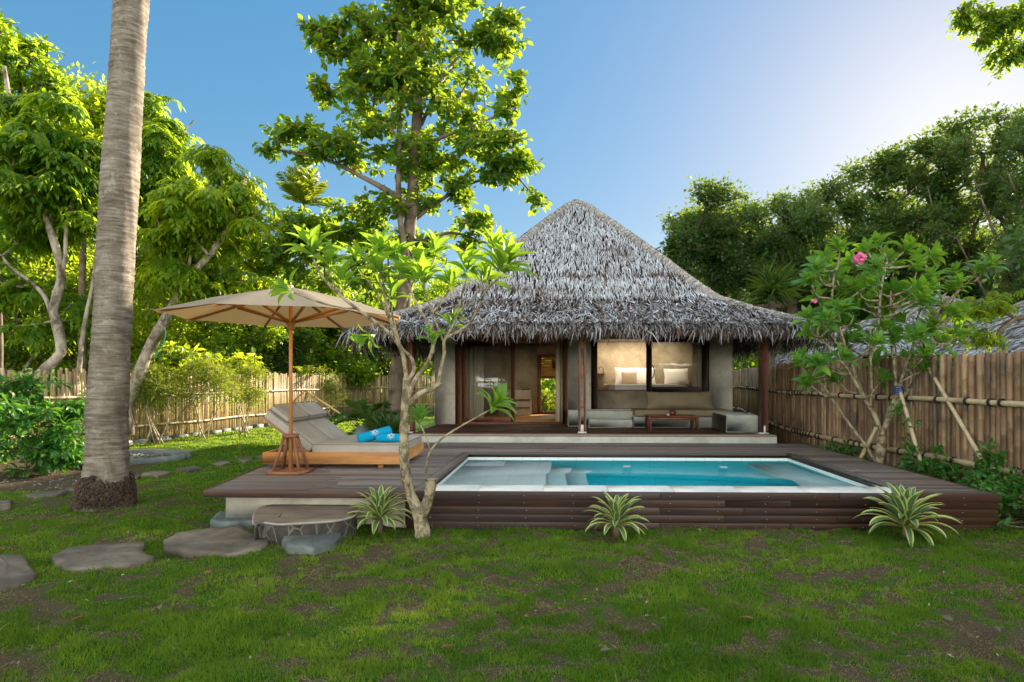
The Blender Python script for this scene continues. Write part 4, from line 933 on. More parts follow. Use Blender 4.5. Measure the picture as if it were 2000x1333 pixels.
# ------------------------------------------------------------ leaves
TPL = {  # vertices across, along, up; faces
 "broad": (np.array([(0,0,0), (-.42,.35,.05), (0,.35,-.02), (.42,.35,.05), (-.40,.7,.0), (0,.7,-.06), (.40,.7,.0), (0,1,-.16)]), [(0,2,1), (0,3,2), (1,2,5,4), (2,3,6,5), (4,5,7), (5,6,7)]),
 "simple": (np.array([(0,0,0), (-.5,.45,.06), (0,1,-.06), (.5,.45,.06)]), [(0,2,1), (0,3,2)]),
 "lance": (np.array([(0,0,0), (-.36,.3,.06), (0,.3,-.02), (.36,.3,.06), (-.5,.65,.03), (0,.65,-.05), (.5,.65,.03), (0,1,-.2)]), [(0,2,1), (0,3,2), (1,2,5,4), (2,3,6,5), (4,5,7), (5,6,7)])}
def leafmesh(P, D, U, L, W, tint, tpl="simple"):
    """P roots, D directions, U up vectors, L lengths, W width/length"""
    tv, tf = TPL[tpl]; D = norm(D); S = norm(np.cross(D, U)); U2 = np.cross(S, D); L = L[:, None, None]
    W = (W if not np.isscalar(W) else np.full(len(P), W))[:, None, None]
    V = P[:, None] + L*(S[:, None]*tv[None, :, :1]*W + D[:, None]*tv[None, :, 1:2] + U2[:, None]*tv[None, :, 2:3])
    n = len(P); k = len(tv); off = np.arange(n)*k
    return V.reshape(-1, 3), [(np.array(f)[None, :] + off[:, None]) for f in tf], np.repeat(tint, k)
def leafobj(name, parts, m, parent):
    Vs = []; idx = []; cnt = []; T = []; o = 0
    for V, Fs, t in parts:
        for f in Fs: idx.append((f+o).ravel()); cnt.append(np.full(len(f), f.shape[1]))
        Vs.append(V); T.append(t); o += len(V)
    V = np.concatenate(Vs).astype(np.float32); idx = np.concatenate(idx).astype(np.int32); cnt = np.concatenate(cnt)
    me = bpy.data.meshes.new(name); me.vertices.add(len(V)); me.vertices.foreach_set("co", V.ravel()); me.loops.add(len(idx)); me.loops.foreach_set("vertex_index", idx)
    me.polygons.add(len(cnt)); me.polygons.foreach_set("loop_start", np.concatenate([[0], np.cumsum(cnt)[:-1]]).astype(np.int32)); me.polygons.foreach_set("loop_total", cnt.astype(np.int32))
    me.update(calc_edges=True); a = me.attributes.new("tint", 'FLOAT', 'POINT'); a.data.foreach_set("value", np.clip(np.concatenate(T), 0, 1).astype(np.float32))
    ob = bpy.data.objects.new(name, me); COL.objects.link(ob); me.materials.append(m)
    if parent is not None: ob.parent = parent; ob.matrix_parent_inverse = parent.matrix_basis.inverted()
    return ob
def rdir(n, r, up=0., flat=1.):
    v = r.normal(size=(n, 3)); v[:, 2] = v[:, 2]*flat + up; return norm(v)

def sample_env(env, n, r, hollow=.25):
    w = np.array([e[3]*e[4]*e[5] for e in env]); w = w**.67; w /= w.sum(); n0 = n; n = max(12, n//6 if n > 200 else n//2); k = r.choice(len(env), n, p=w); E = np.array([e[:6] for e in env])[k]
    d = r.normal(size=(n, 3)); d /= np.linalg.norm(d, axis=1)[:, None]; rad = (hollow + (1-hollow)*r.random(n))**.5; C = E[:, :3] + d*rad[:, None]*E[:, 3:6]
    j = r.integers(0, n, n0); sg = E[j][:, 3:6].mean(1, keepdims=True); return C[j] + r.normal(size=(n0, 3))*sg*np.array([[.27, .27, .15]])      # leaf sprays gather in pads
def env_px(lst):
    """blobs given by where they show in the photo (px, py, rx, ry) and how far off they stand (Y, half depth)"""
    out = []
    for px, py, rx, ry, Y, dd in lst:
        c = atY(px, py, Y); s = Y/FPX; out.append((c[0], c[1], c[2], rx*s, dd, ry*s))
    return out
def tree(name, label, base, limbs, env, ncl, leaf, m_leaf, m_bark, seed, group=None, cat="tree", tr=.15, drop=None, twig_m=None, bare=.0):
    """limbs: polylines [(x,y,z),...] + radii; clusters are joined to the nearest wood by branches that thin out"""
    r = np.random.default_rng(seed); t = thing(name, label, cat, base, group)
    nodes = []; par_ = []; b = MB()
    for pts, r0, r1 in limbs:
        P = smooth_path(pts, .25 if r0 > .04 else .12); rad = np.linspace(r0, r1, len(P))**1.0; rad = rad*(1 + .06*np.sin(np.arange(len(P))*1.3+r0*50))
        b.tube(P, rad, 10 if r0 > .1 else 7, .5); nodes.append(P[len(P)//6:])
    b.build("trunk", m_bark, t, True)
    nodes = list(np.concatenate(nodes)); nw = len(nodes); par_ = [-1]*nw; load = [0.]*nw
    C = sample_env(env, ncl, r)
    NN = np.array(nodes); dist = np.array([np.linalg.norm(NN-c, axis=1).min() for c in C]); C = C[np.argsort(dist)]
    ends = []; arr = np.empty((nw + ncl*40, 3)); arr[:nw] = NN; cnt_ = nw; step = max(.3, .05*np.ptp(C[:, 2]))
    for c in C:
        dv = arr[:cnt_] - c; d2 = (dv**2).sum(1) + np.where(dv[:, 2] > 0, 1.2*dv[:, 2]**2, 0); j = int(d2.argmin()); L = math.sqrt(((arr[j]-c)**2).sum()); k = min(35, max(1, int(L/step)))
        p0 = arr[j]; prev = j; side = r.normal(0, .10*L, 3); side[2] = -abs(side[2])*.5
        for i in range(1, k+1):
            q = i/k; p = p0*(1-q) + c*q + side*math.sin(math.pi*q) 
            if cnt_ < len(arr): arr[cnt_] = p; par_.append(prev); load.append(0.); prev = cnt_; cnt_ += 1
        ends.append(prev)
    for e in ends: load[e] += 1
    for i in range(cnt_-1, nw-1, -1):
        if par_[i] >= nw: load[par_[i]] += load[i]
    bb = MB(); VV = []; FF = []; nn = 4; o_ = 0
    I = np.arange(nw, cnt_); Pa = np.array(par_)[I]; A = arr[Pa]; B = arr[I]; ld = np.array(load)
    tw = leaf.get("twig", .009); ra = tw*np.maximum(ld[I], 1)**.42; rp = np.where(Pa >= nw, tw*np.maximum(ld[Pa], 1)**.42, ra*1.15); rp = np.minimum(rp, ra*1.5)
    d = norm(B-A); s1 = norm(np.cross(d, np.array([[.3, .2, .93]]))); s2 = np.cross(s1, d); V = []
    for (C0, rr_) in ((A, rp), (B, ra)):
        for k in range(nn): th = 2*math.pi*k/nn; V.append(C0 + rr_[:, None]*(s1*math.cos(th)+s2*math.sin(th)))
    V = np.stack(V, 1).reshape(-1, 3); k0 = np.arange(len(I))*2*nn
    F = np.concatenate([np.stack([k0+k, k0+(k+1) % nn, k0+nn+(k+1) % nn, k0+nn+k], 1) for k in range(nn)])
    raw("branches", V, F, twig_m or m_bark, t, None, True)
    # leaves
    E = arr[ends]; ED = norm(E - arr[[par_[e] if par_[e] >= 0 else e for e in ends]] + 1e-6); parts = clusters(E, ED, leaf, r)
    leafobj("crown", parts, m_leaf, t); return t
def clusters(E, ED, lf, r):
    n = len(E); k = lf["n"]; kind = lf["kind"]; Lm = lf["L"]; W = lf.get("W", .5); tp = lf.get("tpl", "simple"); cl = np.clip(r.normal(.45, lf.get("var", .2), n), 0, 1); parts = []
    if kind == "tuft":          # leaves in a loose rosette along the last bit of twig, tips hanging
        i = np.repeat(np.arange(n), k); m_ = len(i); o = ED[i]; rd = rdir(m_, r, .12, .7); D = norm(rd + o*.45 - np.array([[0, 0, lf.get("droop", .25)]])*r.random(m_)[:, None])
        P = E[i] - o*(r.random(m_)*lf.get("spread", .35))[:, None] + rd*(r.random(m_)*lf.get("puff", .2))[:, None]
        up = norm(np.array([[0, 0, 1.]]) + r.normal(0, .45, (m_, 3))); L = Lm*r.uniform(.55, 1.15, m_)
        tint = cl[i] + r.normal(0, .14, m_); old = r.random(m_) < lf.get("old", 0); tint = np.where(old, r.uniform(.94, 1, m_), np.minimum(tint, .9 if lf.get("old") else 1)); parts.append(leafmesh(P, D, up, L, W, tint, tp))
    elif kind == "pinnate":     # compound leaves arching out and down, leaflets in pairs
        q = lf.get("leaves", 4); i = np.repeat(np.arange(n), q); m_ = len(i); az = r.uniform(0, 2*math.pi, m_); D0 = norm(np.stack([np.cos(az), np.sin(az), r.uniform(-.1, .7, m_)], 1)); RL = lf["R"]*r.uniform(.7, 1.2, m_)
        S = norm(np.cross(D0, np.array([[0, 0, 1.]]))); cc_ = cl[i] + r.normal(0, .1, m_)
        for j in range(k):
            f = (j+1.2)/(k+.4); P = E[i] + D0*(RL*f)[:, None]; P[:, 2] -= RL*f*f*.75; tg = D0.copy(); tg[:, 2] -= f*1.5; tg = norm(tg)
            for s in ((-1, 1) if j < k-1 else (0,)):
                D = norm(tg*.75 + S*s*.8 + r.normal(0, .12, (m_, 3)) - np.array([[0, 0, .35]])); parts.append(leafmesh(P, D, norm(np.array([[0, 0, 1.]]) + D0*.5 + r.normal(0, .2, (m_, 3))), Lm*r.uniform(.75, 1.15, m_), W, cc_ + r.normal(0, .06, m_), tp))
    return parts
LT = dict(kind="tuft", n=17, L=.245, W=.62, tpl="broad", spread=.4, puff=.12, droop=.55, old=.045, twig=.010, var=.2)
LPIN = dict(kind="pinnate", n=5, L=.20, W=.36, R=.44, leaves=6, tpl="simple", var=.27, twig=.008)
LMID = dict(kind="tuft", n=26, L=.16, W=.5, tpl="simple", spread=.45, puff=.32, droop=.5, var=.22, twig=.009)
LFAR = dict(kind="tuft", n=36, L=.24, W=.6, tpl="simple", spread=.6, puff=.58, droop=.25, var=.22, twig=.014)
def L3(lst, Y, jit=0):
    return [tuple(atY(px, py, Y + (q[0] if q else 0))) for px, py, *q in lst]

# --- the tall broad-leaved tree left of the villa
Y = 17.3
limbs = [([tuple(atZ(775, 824, 0) if False else atY(775, 835, Y))] + L3([(778, 730), (786, 620), (797, 480), (806, 380), (812, 270), (820, 150), (828, 20), (835, -120), (840, -260)], Y), .27, .035),
         (L3([(797, 520), (786, 455), (779, 400), (779, 300), (780, 190), (778, 80), (776, -60)], Y-.3), .10, .03),
         (L3([(800, 405), (760, 375), (705, 345), (645, 315), (580, 300), (530, 290)], Y-.3), .09, .025), (L3([(808, 430), (870, 385), (930, 355), (985, 345)], Y+.3), .07, .02),
         (L3([(812, 285), (840, 278), (880, 262), (940, 240), (1000, 210)], Y-.6), .06, .02), (L3([(822, 245), (845, 195), (870, 140), (910, 100), (960, 60)], Y+.2), .06, .02),
         (L3([(806, 480), (880, 455), (950, 475), (1010, 480)], Y+.8), .06, .02), (L3([(795, 500), (740, 470), (690, 450), (620, 460)], Y+1), .07, .02),
         (L3([(808, 350), (860, 330), (920, 290), (980, 270)], Y+1.4), .05, .02)]
env = env_px([(700, 60, 45, 45, Y-.5, .8), (760, 20, 70, 60, Y, 1.3), (640, 75, 40, 40, Y-.4, .6), (880, 50, 80, 55, Y, 1.3), (975, 65, 45, 40, Y, .8), (760, 140, 90, 60, Y, 1.5), (900, 150, 90, 60, Y+.3, 1.5), (1000, 175, 40, 35, Y, .7),
   (700, 200, 75, 50, Y, 1.3), (850, 230, 90, 45, Y+.5, 1.5), (965, 245, 50, 28, Y, .8), (620, 270, 70, 30, Y-.3, .8), (540, 262, 45, 16, Y-.3, .5), (570, 300, 50, 20, Y-.3, .6), (700, 290, 80, 45, Y, 1.3), (800, 320, 70, 50, Y, 1.3), (930, 300, 80, 35, Y, 1.2), (1000, 290, 40, 28, Y, .7), (990, 335, 50, 28, Y, .8), (1040, 385, 25, 18, Y, .5),
   (860, 380, 60, 50, Y, 1.2), (930, 425, 50, 20, Y, .8), (780, 430, 80, 40, Y+.5, 1.3), (700, 425, 50, 28, Y+.6, .9), (870, 470, 90, 35, Y+1, 1.2), (970, 475, 60, 18, Y+.8, .7), (640, 460, 90, 45, Y+1, 1.3), (560, 500, 90, 45, Y+1.4, 1.3), (490, 490, 60, 40, Y+1.4, 1.2), (720, 520, 80, 50, Y+1, 1.2), (600, 560, 80, 30, Y+1.5, 1.2), (820, -80, 130, 90, Y, 1.8), (600, 430, 60, 25, Y+1.2, 1), (520, 275, 30, 14, Y-.3, .5), (610, 290, 60, 25, Y-.2, .7)])
tree("broadleaf_tree", "tall broad-leaved tree rising high just left of the thatched villa", atY(775, 835, Y)*[1, 1, 0], limbs, env, 1800, LT, M_leaf_tall, M_bark_brown, 11)

# --- coconut palm trunk in front
Y = 7.45
cp = thing("coconut_palm", "thick ringed grey coconut palm trunk crossing the left of the view", "palm", tuple(atZ(204, 985)*[1, 1, 0]))
pts = [(204, 992, .60), (205, 960, .565), (207, 925, .49), (207, 880, .415), (207, 800, .42), (212, 720, .46), (216, 650, .48), (219, 600, .485), (226, 500, .49), (233, 400, .485), (240, 300, .485), (246, 200, .48), (251, 100, .47), (257, 0, .46), (266, -120, .45), (280, -300, .43), (300, -500, .41)]
wpx = {992: 118, 960: 112, 925: 98, 880: 88, 800: 88, 720: 84, 650: 82, 600: 80, 500: 80, 400: 80, 300: 78, 200: 74, 100: 72, 0: 72, -120: 70, -300: 66, -500: 62}
K = np.array([[*atY(p[0], p[1], Y), wpx[p[1]]/FPX*Y/2*.79] for p in pts])
zz = np.concatenate([np.arange(-.03, 8.2, .022)]); nn = 48; th = np.arange(nn)*2*math.pi/nn; V = []
xx = np.interp(zz, K[:, 2], K[:, 0]); xx = np.convolve(np.pad(xx, 12, 'edge'), np.ones(25)/25, 'valid'); rd = np.interp(zz, K[:, 2], K[:, 3]); rr = np.random.default_rng(4)
ringz = [0.]; 
while ringz[-1] < 8.3: ringz.append(ringz[-1] + rr.uniform(.035, .085))
ringz = np.array(ringz); amp = rr.uniform(.3, 1.2, len(ringz))
for i, z in enumerate(zz):
    wob = .02*np.sin(th + z*.8) + .05*(vnoise(th*2 + 3, np.full(nn, z*1.5), 9) - .5)*np.minimum(1, 1)
    zt_ = z + .035*(vnoise(np.cos(th)*2.2+5, np.sin(th)*2.2 + z*.7, 12)-.5) + .02*np.cos(th-1)
    k = np.clip(np.searchsorted(ringz, zt_) - 1, 0, len(ringz)-2); ph = (zt_-ringz[k])/(ringz[k+1]-ringz[k]); prof = (1-ph)**1.5*amp[k]*.011
    lump = .022*(vnoise(np.cos(th)*3+9, np.sin(th)*3+z*2.2, 31)-.5)
    r_ = rd[i]*(1 + .25*wob) + prof + lump
    V.append(np.stack([xx[i] + r_*np.cos(th), Y + .02*math.sin(z) + r_*np.sin(th), np.full(nn, z)], 1))
V = np.concatenate(V); k = len(zz); F = np.array([(i*nn+j, i*nn+(j+1) % nn, (i+1)*nn+(j+1) % nn, (i+1)*nn+j) for i in range(k-1) for j in range(nn)])
m, t, out = nt("palm_bark"); a = noise(t, 3, 6, .7, (1, 1, 9), .6); b2 = noise(t, 4, 5, .6, (1, 1, .6)); c3 = noise(t, 60, 4, .6, (1, 1, .5))
c = ramp(t, a, [(.3, (.10, .08, .06)), (.48, (.24, .20, .155)), (.7, (.40, .36, .30))]); c = mixc(t, .6, c, ramp(t, b2, [(.35, (.45, .42, .38)), (.6, (1, 1, 1))]), 'MULTIPLY'); c = mixc(t, .4, c, ramp(t, c3, [(.3, (.5, .5, .5)), (.6, (1, 1, 1))]), 'MULTIPLY')
l_ = noise(t, 7, 6, .75); c = mixc(t, ramp(t, l_, [(.56, (0, 0, 0)), (.66, (.45, .45, .45))]), c, (.46, .46, .40)); d_ = noise(t, 2.6, 7, .8, (1, 1, .5), 1.); c = mixc(t, ramp(t, d_, [(.55, (0, 0, 0)), (.7, (.7, .7, .7))]), c, (.085, .065, .045))
finish(t, out, c, .85, a, .6, .15, bd=.012)
raw("trunk", V, F, m, cp, None, True)
b = MB(); rr = np.random.default_rng(8)
for k in range(1500):
    a = rr.uniform(0, 2*math.pi); z = rr.uniform(.02, .36)*(1 + .15*math.sin(a*3)); r0 = np.interp(z, K[:, 2], K[:, 3]) + .012; x0 = np.interp(z, K[:, 2], K[:, 0]); l = rr.uniform(.02, .06)
    da = rr.normal(0, .05); p = [(x0 + (r0-.01)*math.cos(a), Y + (r0-.01)*math.sin(a), z), (x0 + (r0+.028)*math.cos(a+da), Y + (r0+.028)*math.sin(a+da), z-l*.35), (x0 + (r0+.04)*math.cos(a+2*da), Y + (r0+.04)*math.sin(a+2*da), max(z-l, -.02))]
    b.tube(p, [.009, .010, .004], 4, rr.random(), cap=False)
b.build("root_fibres", simple("root_fibre", (.03, .02, .014), (.10, .065, .04), 12, .9, usetint=.5), cp)

# --- trees at the left
def LB(Y, lst, r0, r1): return (L3(lst, Y), r0, r1)
tree("leaning_tree", "pale lichened tree leaning right behind the coconut palm, bright yellow green crown", atY(247, 835, 14.2)*[1, 1, 0],
     [LB(14.2, [(247, 850), (249, 790), (268, 745), (288, 688), (324, 622), (366, 550), (408, 499), (438, 460), (456, 424), (470, 390), (480, 350)], .17, .04), LB(14.2, [(366, 550), (372, 500), (400, 430), (420, 380)], .05, .02), LB(14.2, [(440, 458), (490, 430), (520, 400)], .04, .02), LB(14, [(408, 499), (380, 470), (350, 440)], .04, .02)],
     env_px([(455, 360, 55, 50, 14.2, 1.0), (500, 340, 30, 35, 14.2, .6), (400, 400, 60, 50, 14, 1.1), (480, 420, 45, 45, 14.4, .8), (350, 440, 50, 45, 14.3, 1), (420, 480, 50, 35, 14.6, .9), (380, 540, 60, 35, 14.8, 1), (330, 500, 45, 40, 14.8, .9), (420, 310, 30, 20, 14.2, .5), (300, 600, 50, 35, 15, 1), (430, 560, 60, 35, 15, 1)]), 420, LPIN, M_leaf_bright, M_bark_pale, 21)
tree("pinnate_tree", "light green tree whose top shows just right of the coconut palm trunk", atY(240, 850, 15.5)*[1, 1, 0],
     [LB(15.5, [(225, 850), (232, 700), (262, 480), (275, 330), (290, 240), (300, 200)], .14, .05), LB(15.5, [(275, 350), (310, 300), (345, 270), (380, 235)], .05, .018), LB(15.3, [(297, 484), (300, 451), (315, 418), (322, 390), (340, 370)], .035, .015), LB(15.3, [(291, 530), (297, 484)], .035, .03)],
     env_px([(305, 220, 25, 35, 15.5, .7), (320, 270, 45, 40, 15.5, 1), (378, 235, 22, 14, 15.5, .4), (300, 330, 50, 45, 15.5, 1), (345, 300, 30, 30, 15.5, .7), (330, 380, 45, 30, 15.6, .8), (290, 420, 40, 40, 15.6, .9), (320, 520, 50, 40, 15.8, 1)]), 300, LPIN, M_leaf_mid, M_bark_pale, 22)
tree("forked_tree", "tree with several forking pale stems and drooping leaves left of the palm", atY(70, 850, 13)*[1, 1, 0],
     [LB(13, [(30, 870), (62, 760), (95, 715), (120, 688), (114, 645), (105, 610), (112, 575), (120, 544), (114, 502), (93, 430), (84, 400), (60, 330), (30, 260), (8, 130)], .13, .04), LB(13, [(102, 616), (90, 585), (78, 568), (60, 550), (21, 523), (5, 500)], .055, .03), LB(13, [(120, 544), (128, 500), (130, 440), (150, 360), (170, 300)], .05, .02), LB(13.1, [(93, 430), (80, 330), (110, 240)], .04, .02), LB(13.3, [(152, 850), (153, 796), (156, 700), (168, 616), (180, 560), (190, 480)], .07, .03)],
     env_px([(60, 250, 55, 45, 13, 1.1), (110, 290, 50, 50, 13, 1.1), (30, 340, 60, 55, 13, 1.2), (140, 230, 30, 30, 13, .7), (90, 370, 60, 40, 13, 1.1), (150, 330, 40, 50, 13.2, .9), (20, 220, 40, 40, 13, .8), (160, 420, 35, 45, 13.5, .8), (40, 450, 50, 40, 13.6, 1), (60, 560, 60, 50, 14, 1), (140, 620, 40, 50, 14.2, 1)]), 470, LPIN, M_leaf_mid, M_bark_pale, 23)
tree("corner_tree", "high leafy tree filling the upper left corner of the view", atY(-60, 860, 15)*[1, 1, 0],
     [LB(15, [(-60, 880), (-50, 600), (-30, 350), (-20, 150), (0, 60)], .16, .05), LB(15, [(-30, 350), (20, 250), (60, 180), (90, 130)], .06, .02), LB(15, [(0, 740), (0, 622), (-5, 500)], .07, .04), LB(15, [(-20, 200), (30, 140), (45, 190), (60, 240)], .05, .02)],
     env_px([(20, 80, 45, 40, 15, 1), (60, 130, 50, 45, 15, 1), (95, 180, 25, 30, 15, .7), (0, 180, 60, 50, 15, 1.2), (-60, 100, 70, 60, 15, 1.3), (70, 90, 20, 14, 15, .4), (110, 145, 12, 14, 15, .3), (-50, 300, 60, 60, 15, 1.2), (110, 200, 40, 40, 15.4, 1)]), 520, dict(LT, n=16, L=.21, W=.5), M_leaf_mid, M_bark_brown, 24)
tree("bushy_tree", "yellow green rounded tree top between the corner tree and the palm trunk", atY(165, 860, 20)*[1, 1, 0],
     [LB(20, [(165, 865), (160, 600), (165, 400), (165, 250)], .16, .05), LB(20, [(162, 400), (120, 320), (110, 250)], .06, .02), LB(20, [(165, 350), (200, 280), (210, 230)], .05, .02)],
     env_px([(165, 200, 40, 32, 20, 1.2), (130, 240, 40, 40, 20, 1.3), (200, 225, 35, 40, 20, 1.2), (170, 300, 70, 60, 20, 1.6), (140, 400, 60, 60, 20, 1.6), (210, 380, 50, 60, 20, 1.5)]), 420, dict(LFAR, n=30, L=.2), M_leaf_bright, M_bark_brown, 25)
rrr = np.random.default_rng(50)
def gtree(name, label, px, Y, top, rx, ncl, lf, ml, mb_, seed, group=None, low=700, bpx=None, depth=None, trunk_top=.5):
    """a whole standing tree, crown centred on px at distance Y, from pixel rows top to low"""
    r = np.random.default_rng(seed); s = Y/FPX; bx = atY(bpx or px, 800, Y)[0]; base = (bx, Y, 0); topz = CAMZ + (CY-top)*s; lowz = CAMZ + (CY-low)*s; cx = atY(px, 700, Y)[0]; R_ = rx*s; D_ = depth or R_
    mid = lowz + (topz-lowz)*.35; limbs = [([base, ((bx+cx)/2+r.normal(0, .2), Y, lowz*.8+.2), (cx+r.normal(0, .3), Y, mid), (cx + r.normal(0, .3), Y, topz*trunk_top)], .10+.012*topz, .04)]
    for k in range(7):
        a = k*2.4 + r.normal(0, .3); z0 = lowz*.6 + (topz-lowz)*.08*k; q = min(.9, .55+.1*k)
        st_ = (bx+(cx-bx)*.6, Y, max(.8, z0)); limbs.append(([st_, (cx + math.cos(a)*R_*.35, Y+math.sin(a)*D_*.35, z0+(topz-lowz)*.22), (cx + math.cos(a)*R_*.72, Y + math.sin(a)*D_*.72, lowz + (topz-lowz)*min(q, .34+.07*k))], .05+.004*topz, .02))
    env = []; H_ = topz - lowz
    for k in range(46):
        a = k*2.4 + r.normal(0, .4); q = (k+.5)/46; w = math.sqrt(max(.02, 1 - abs((q-.38)/.64)**2.2)) if q > .38 else .72 + .28*q/.38
        rad = w*(r.uniform(.5, 1.0) if k % 3 else r.uniform(0, .5)); pr2 = R_*r.uniform(.17, .27)
        env.append((cx + math.cos(a)*R_*rad*.86, Y + math.sin(a)*D_*rad*.86, lowz + H_*(.04 + .90*q) - pr2*.35, pr2*1.25, pr2*1.25, min(pr2*.62, H_*.16)))
    return tree(name, label, base, limbs, env, ncl, lf, ml, mb_, seed, group)
BG = "background trees beyond the back fence"
bgl = [("leafy tree between the palm trunk and the leaning tree, farther back", 300, 21, 345, 95, 330, M_leaf_bright), ("broad leafy tree behind the forked pale stems, far left", 50, 21, 190, 120, 420, M_leaf_bright), ("green tree whose crown shows above the parasol top", 470, 23, 430, 110, 330, M_leaf_mid), ("yellow green understory tree behind the fence, under the leaning tree's crown", 330, 24, 520, 120, 300, M_leaf_bright), ("sunlit small-leaved tree behind the left fence, next to the palm trunk", 150, 22, 440, 140, 330, M_leaf_bright),
       ("dense green tree at the far left edge behind the forked stems", 10, 20, 420, 140, 320, M_leaf_mid), ("dark rounded tree behind the parasol canopy", 520, 25, 540, 120, 320, M_leaf_dark),
       ("yellow green tree in the gap between parasol and fence top", 450, 29, 600, 120, 260, M_leaf_bright), ("green tree behind the daybed, between parasol pole and villa eave", 660, 27, 590, 110, 300, M_leaf_mid),
       ("low dark tree straight behind the villa's left eave", 760, 30, 560, 110, 260, M_leaf_mid), ("wide leafy tree farther back above the left fence", 270, 31, 470, 170, 340, M_leaf_mid), ("leafy tree far back behind the tall tree's lower branches", 620, 34, 500, 150, 300, M_leaf_mid),
       ("bright round tree far back at the left edge", 60, 30, 380, 170, 330, M_leaf_bright), ("tall dark tree far back behind the leaning tree", 400, 36, 400, 170, 330, M_leaf_bright), ("small green tree far back left of the villa roof", 840, 38, 545, 110, 220, M_leaf_mid)]
for i, (lab, px, Y, top, rx, ncl, ml) in enumerate(bgl):
    gtree("background_tree", lab, px, Y, top, rx, int(ncl*1.3), LFAR if Y > 26 else dict(LFAR, L=.17, n=36, puff=.5), ml, M_bark_pale if i % 2 else M_bark_brown, 100+i, BG, low=735 if i not in (4, 5) else 745)

# --- trees at the right
def dome(name, label, px, py, rx, ry, Y, bpx, ncl, ml, seed, low=640, lf=LFAR, group=None, extra=()):
    r = np.random.default_rng(seed); s = Y/FPX; limbs = []; base = atY(bpx, 741+int(CAMZ/s), Y)*[1, 1, 0]
    z0 = CAMZ + (CY-low)*s; fork = (base[0], Y, z0)
    limbs.append(([tuple(base), (base[0]+.2, Y, z0*.5), fork], .32, .22)); c = atY(px, py, Y); env = []
    for k in range(11):
        a = R(-5 + 19*k); ex = c + np.array([math.cos(a)*rx*s*.8, r.uniform(-1, 1)*rx*s*.5, (py_ := math.sin(a)*ry*s*.75)]); mid = (np.array(fork)*.45 + ex*.55) + [0, 0, -.3]
        limbs.append(([fork, tuple(mid + r.normal(0, .2, 3)), tuple(ex)], .15, .03))
    for k in range(70):
        a = R(r.uniform(-14, 194)); q = r.uniform(0, 1)**.55*.92; ca, sa = math.cos(a), math.sin(a); env.append((*(c + [math.copysign(abs(ca)**.85, ca)*rx*s*q, r.uniform(-.75, .75)*rx*s*.7, math.copysign(abs(sa)**.8, sa)*ry*s*q*(1 if sa > 0 else .8)]), rx*s*.2, rx*s*.2, ry*s*.10))
    for e in extra: env += env_px([e])
    return tree(name, label, tuple(base), limbs, env, ncl, lf, ml, M_bark_brown, seed, group)
RG = "tall shaded trees behind the right fence"
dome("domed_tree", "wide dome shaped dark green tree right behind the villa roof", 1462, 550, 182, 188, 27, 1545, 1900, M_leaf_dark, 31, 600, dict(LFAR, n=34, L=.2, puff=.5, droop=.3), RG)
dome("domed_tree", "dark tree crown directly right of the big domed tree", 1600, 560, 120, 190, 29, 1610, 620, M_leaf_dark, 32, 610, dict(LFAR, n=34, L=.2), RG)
def rtree(*a, **k): return gtree(*a, **k)
rts = [("tall airy tree rising between the domed tree and the sun", 1730, 30, 285, 120, 330, 640), ("tall shaded tree under the sun in the upper right", 1860, 28, 222, 110, 420, 640), ("big dark tree along the right edge of the view", 1985, 24, 195, 130, 420, 640),
       ("dark lower tree behind the pink frangipani", 1700, 34, 400, 140, 360, 690), ("dark lower tree behind the neighbour's thatched roof", 1860, 36, 400, 160, 360, 690), ("low dark tree right behind the villa's right eave", 1560, 33, 500, 120, 320, 720), ("shaded tree just behind the right end of the fence", 2060, 19, 150, 110, 300, 650),
       ("far dark tree closing the gap right of the villa ridge", 1420, 40, 520, 120, 260, 735)]
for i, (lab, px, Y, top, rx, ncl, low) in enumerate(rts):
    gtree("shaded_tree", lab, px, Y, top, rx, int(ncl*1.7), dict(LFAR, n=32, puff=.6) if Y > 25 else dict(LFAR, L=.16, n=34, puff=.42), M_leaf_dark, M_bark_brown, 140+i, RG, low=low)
# out of frame to the right, shading lawn and deck as in the photograph
for i, (lab, x, y, top, w) in enumerate((("shade tree beyond the right edge of the view near the fence", 17, 17, 9.5, 4.5), ("second shade tree farther right of the view, nearer the camera", 15.5, 9.5, 8.6, 4.2), ("shade tree to the far right beyond the fence", 22, 24, 12, 5))):
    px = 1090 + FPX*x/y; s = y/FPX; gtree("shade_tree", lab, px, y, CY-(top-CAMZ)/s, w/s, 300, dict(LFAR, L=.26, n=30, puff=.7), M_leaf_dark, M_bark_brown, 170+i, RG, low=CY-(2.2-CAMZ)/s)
# branch hanging in the top right corner
tree("overhanging_branch", "leafy branch hanging into the top right corner against the sky", atY(2090, 120, 11), 
     [LB(11, [(2200, 60), (2080, 80), (2010, 60), (1960, 35), (1900, 20), (1870, 15)], .05, .012), LB(11, [(2080, 80), (2020, 95), (1980, 110), (1950, 140)], .03, .01), LB(11, [(1935, 35), (1928, 60), (1916, 85)], .012, .006)],
     env_px([(1880, 30, 28, 22, 11, .35), (1920, 20, 40, 16, 11, .4), (1860, 55, 12, 10, 11, .2), (1975, 50, 40, 35, 11, .5), (1965, 100, 25, 25, 11, .4), (1950, 150, 16, 12, 11, .25), (1995, 110, 18, 28, 11, .3), (2050, 60, 50, 50, 11, .5), (1900, 50, 20, 12, 11, .3), (1940, 70, 30, 25, 11, .4), (1970, 20, 40, 20, 11, .4)]), 360, dict(kind="tuft", n=11, L=.12, W=.5, tpl="broad", spread=.2, puff=.08, droop=.9, twig=.004, var=.2), M_leaf_tall, M_bark_brown, 33, cat="branch")

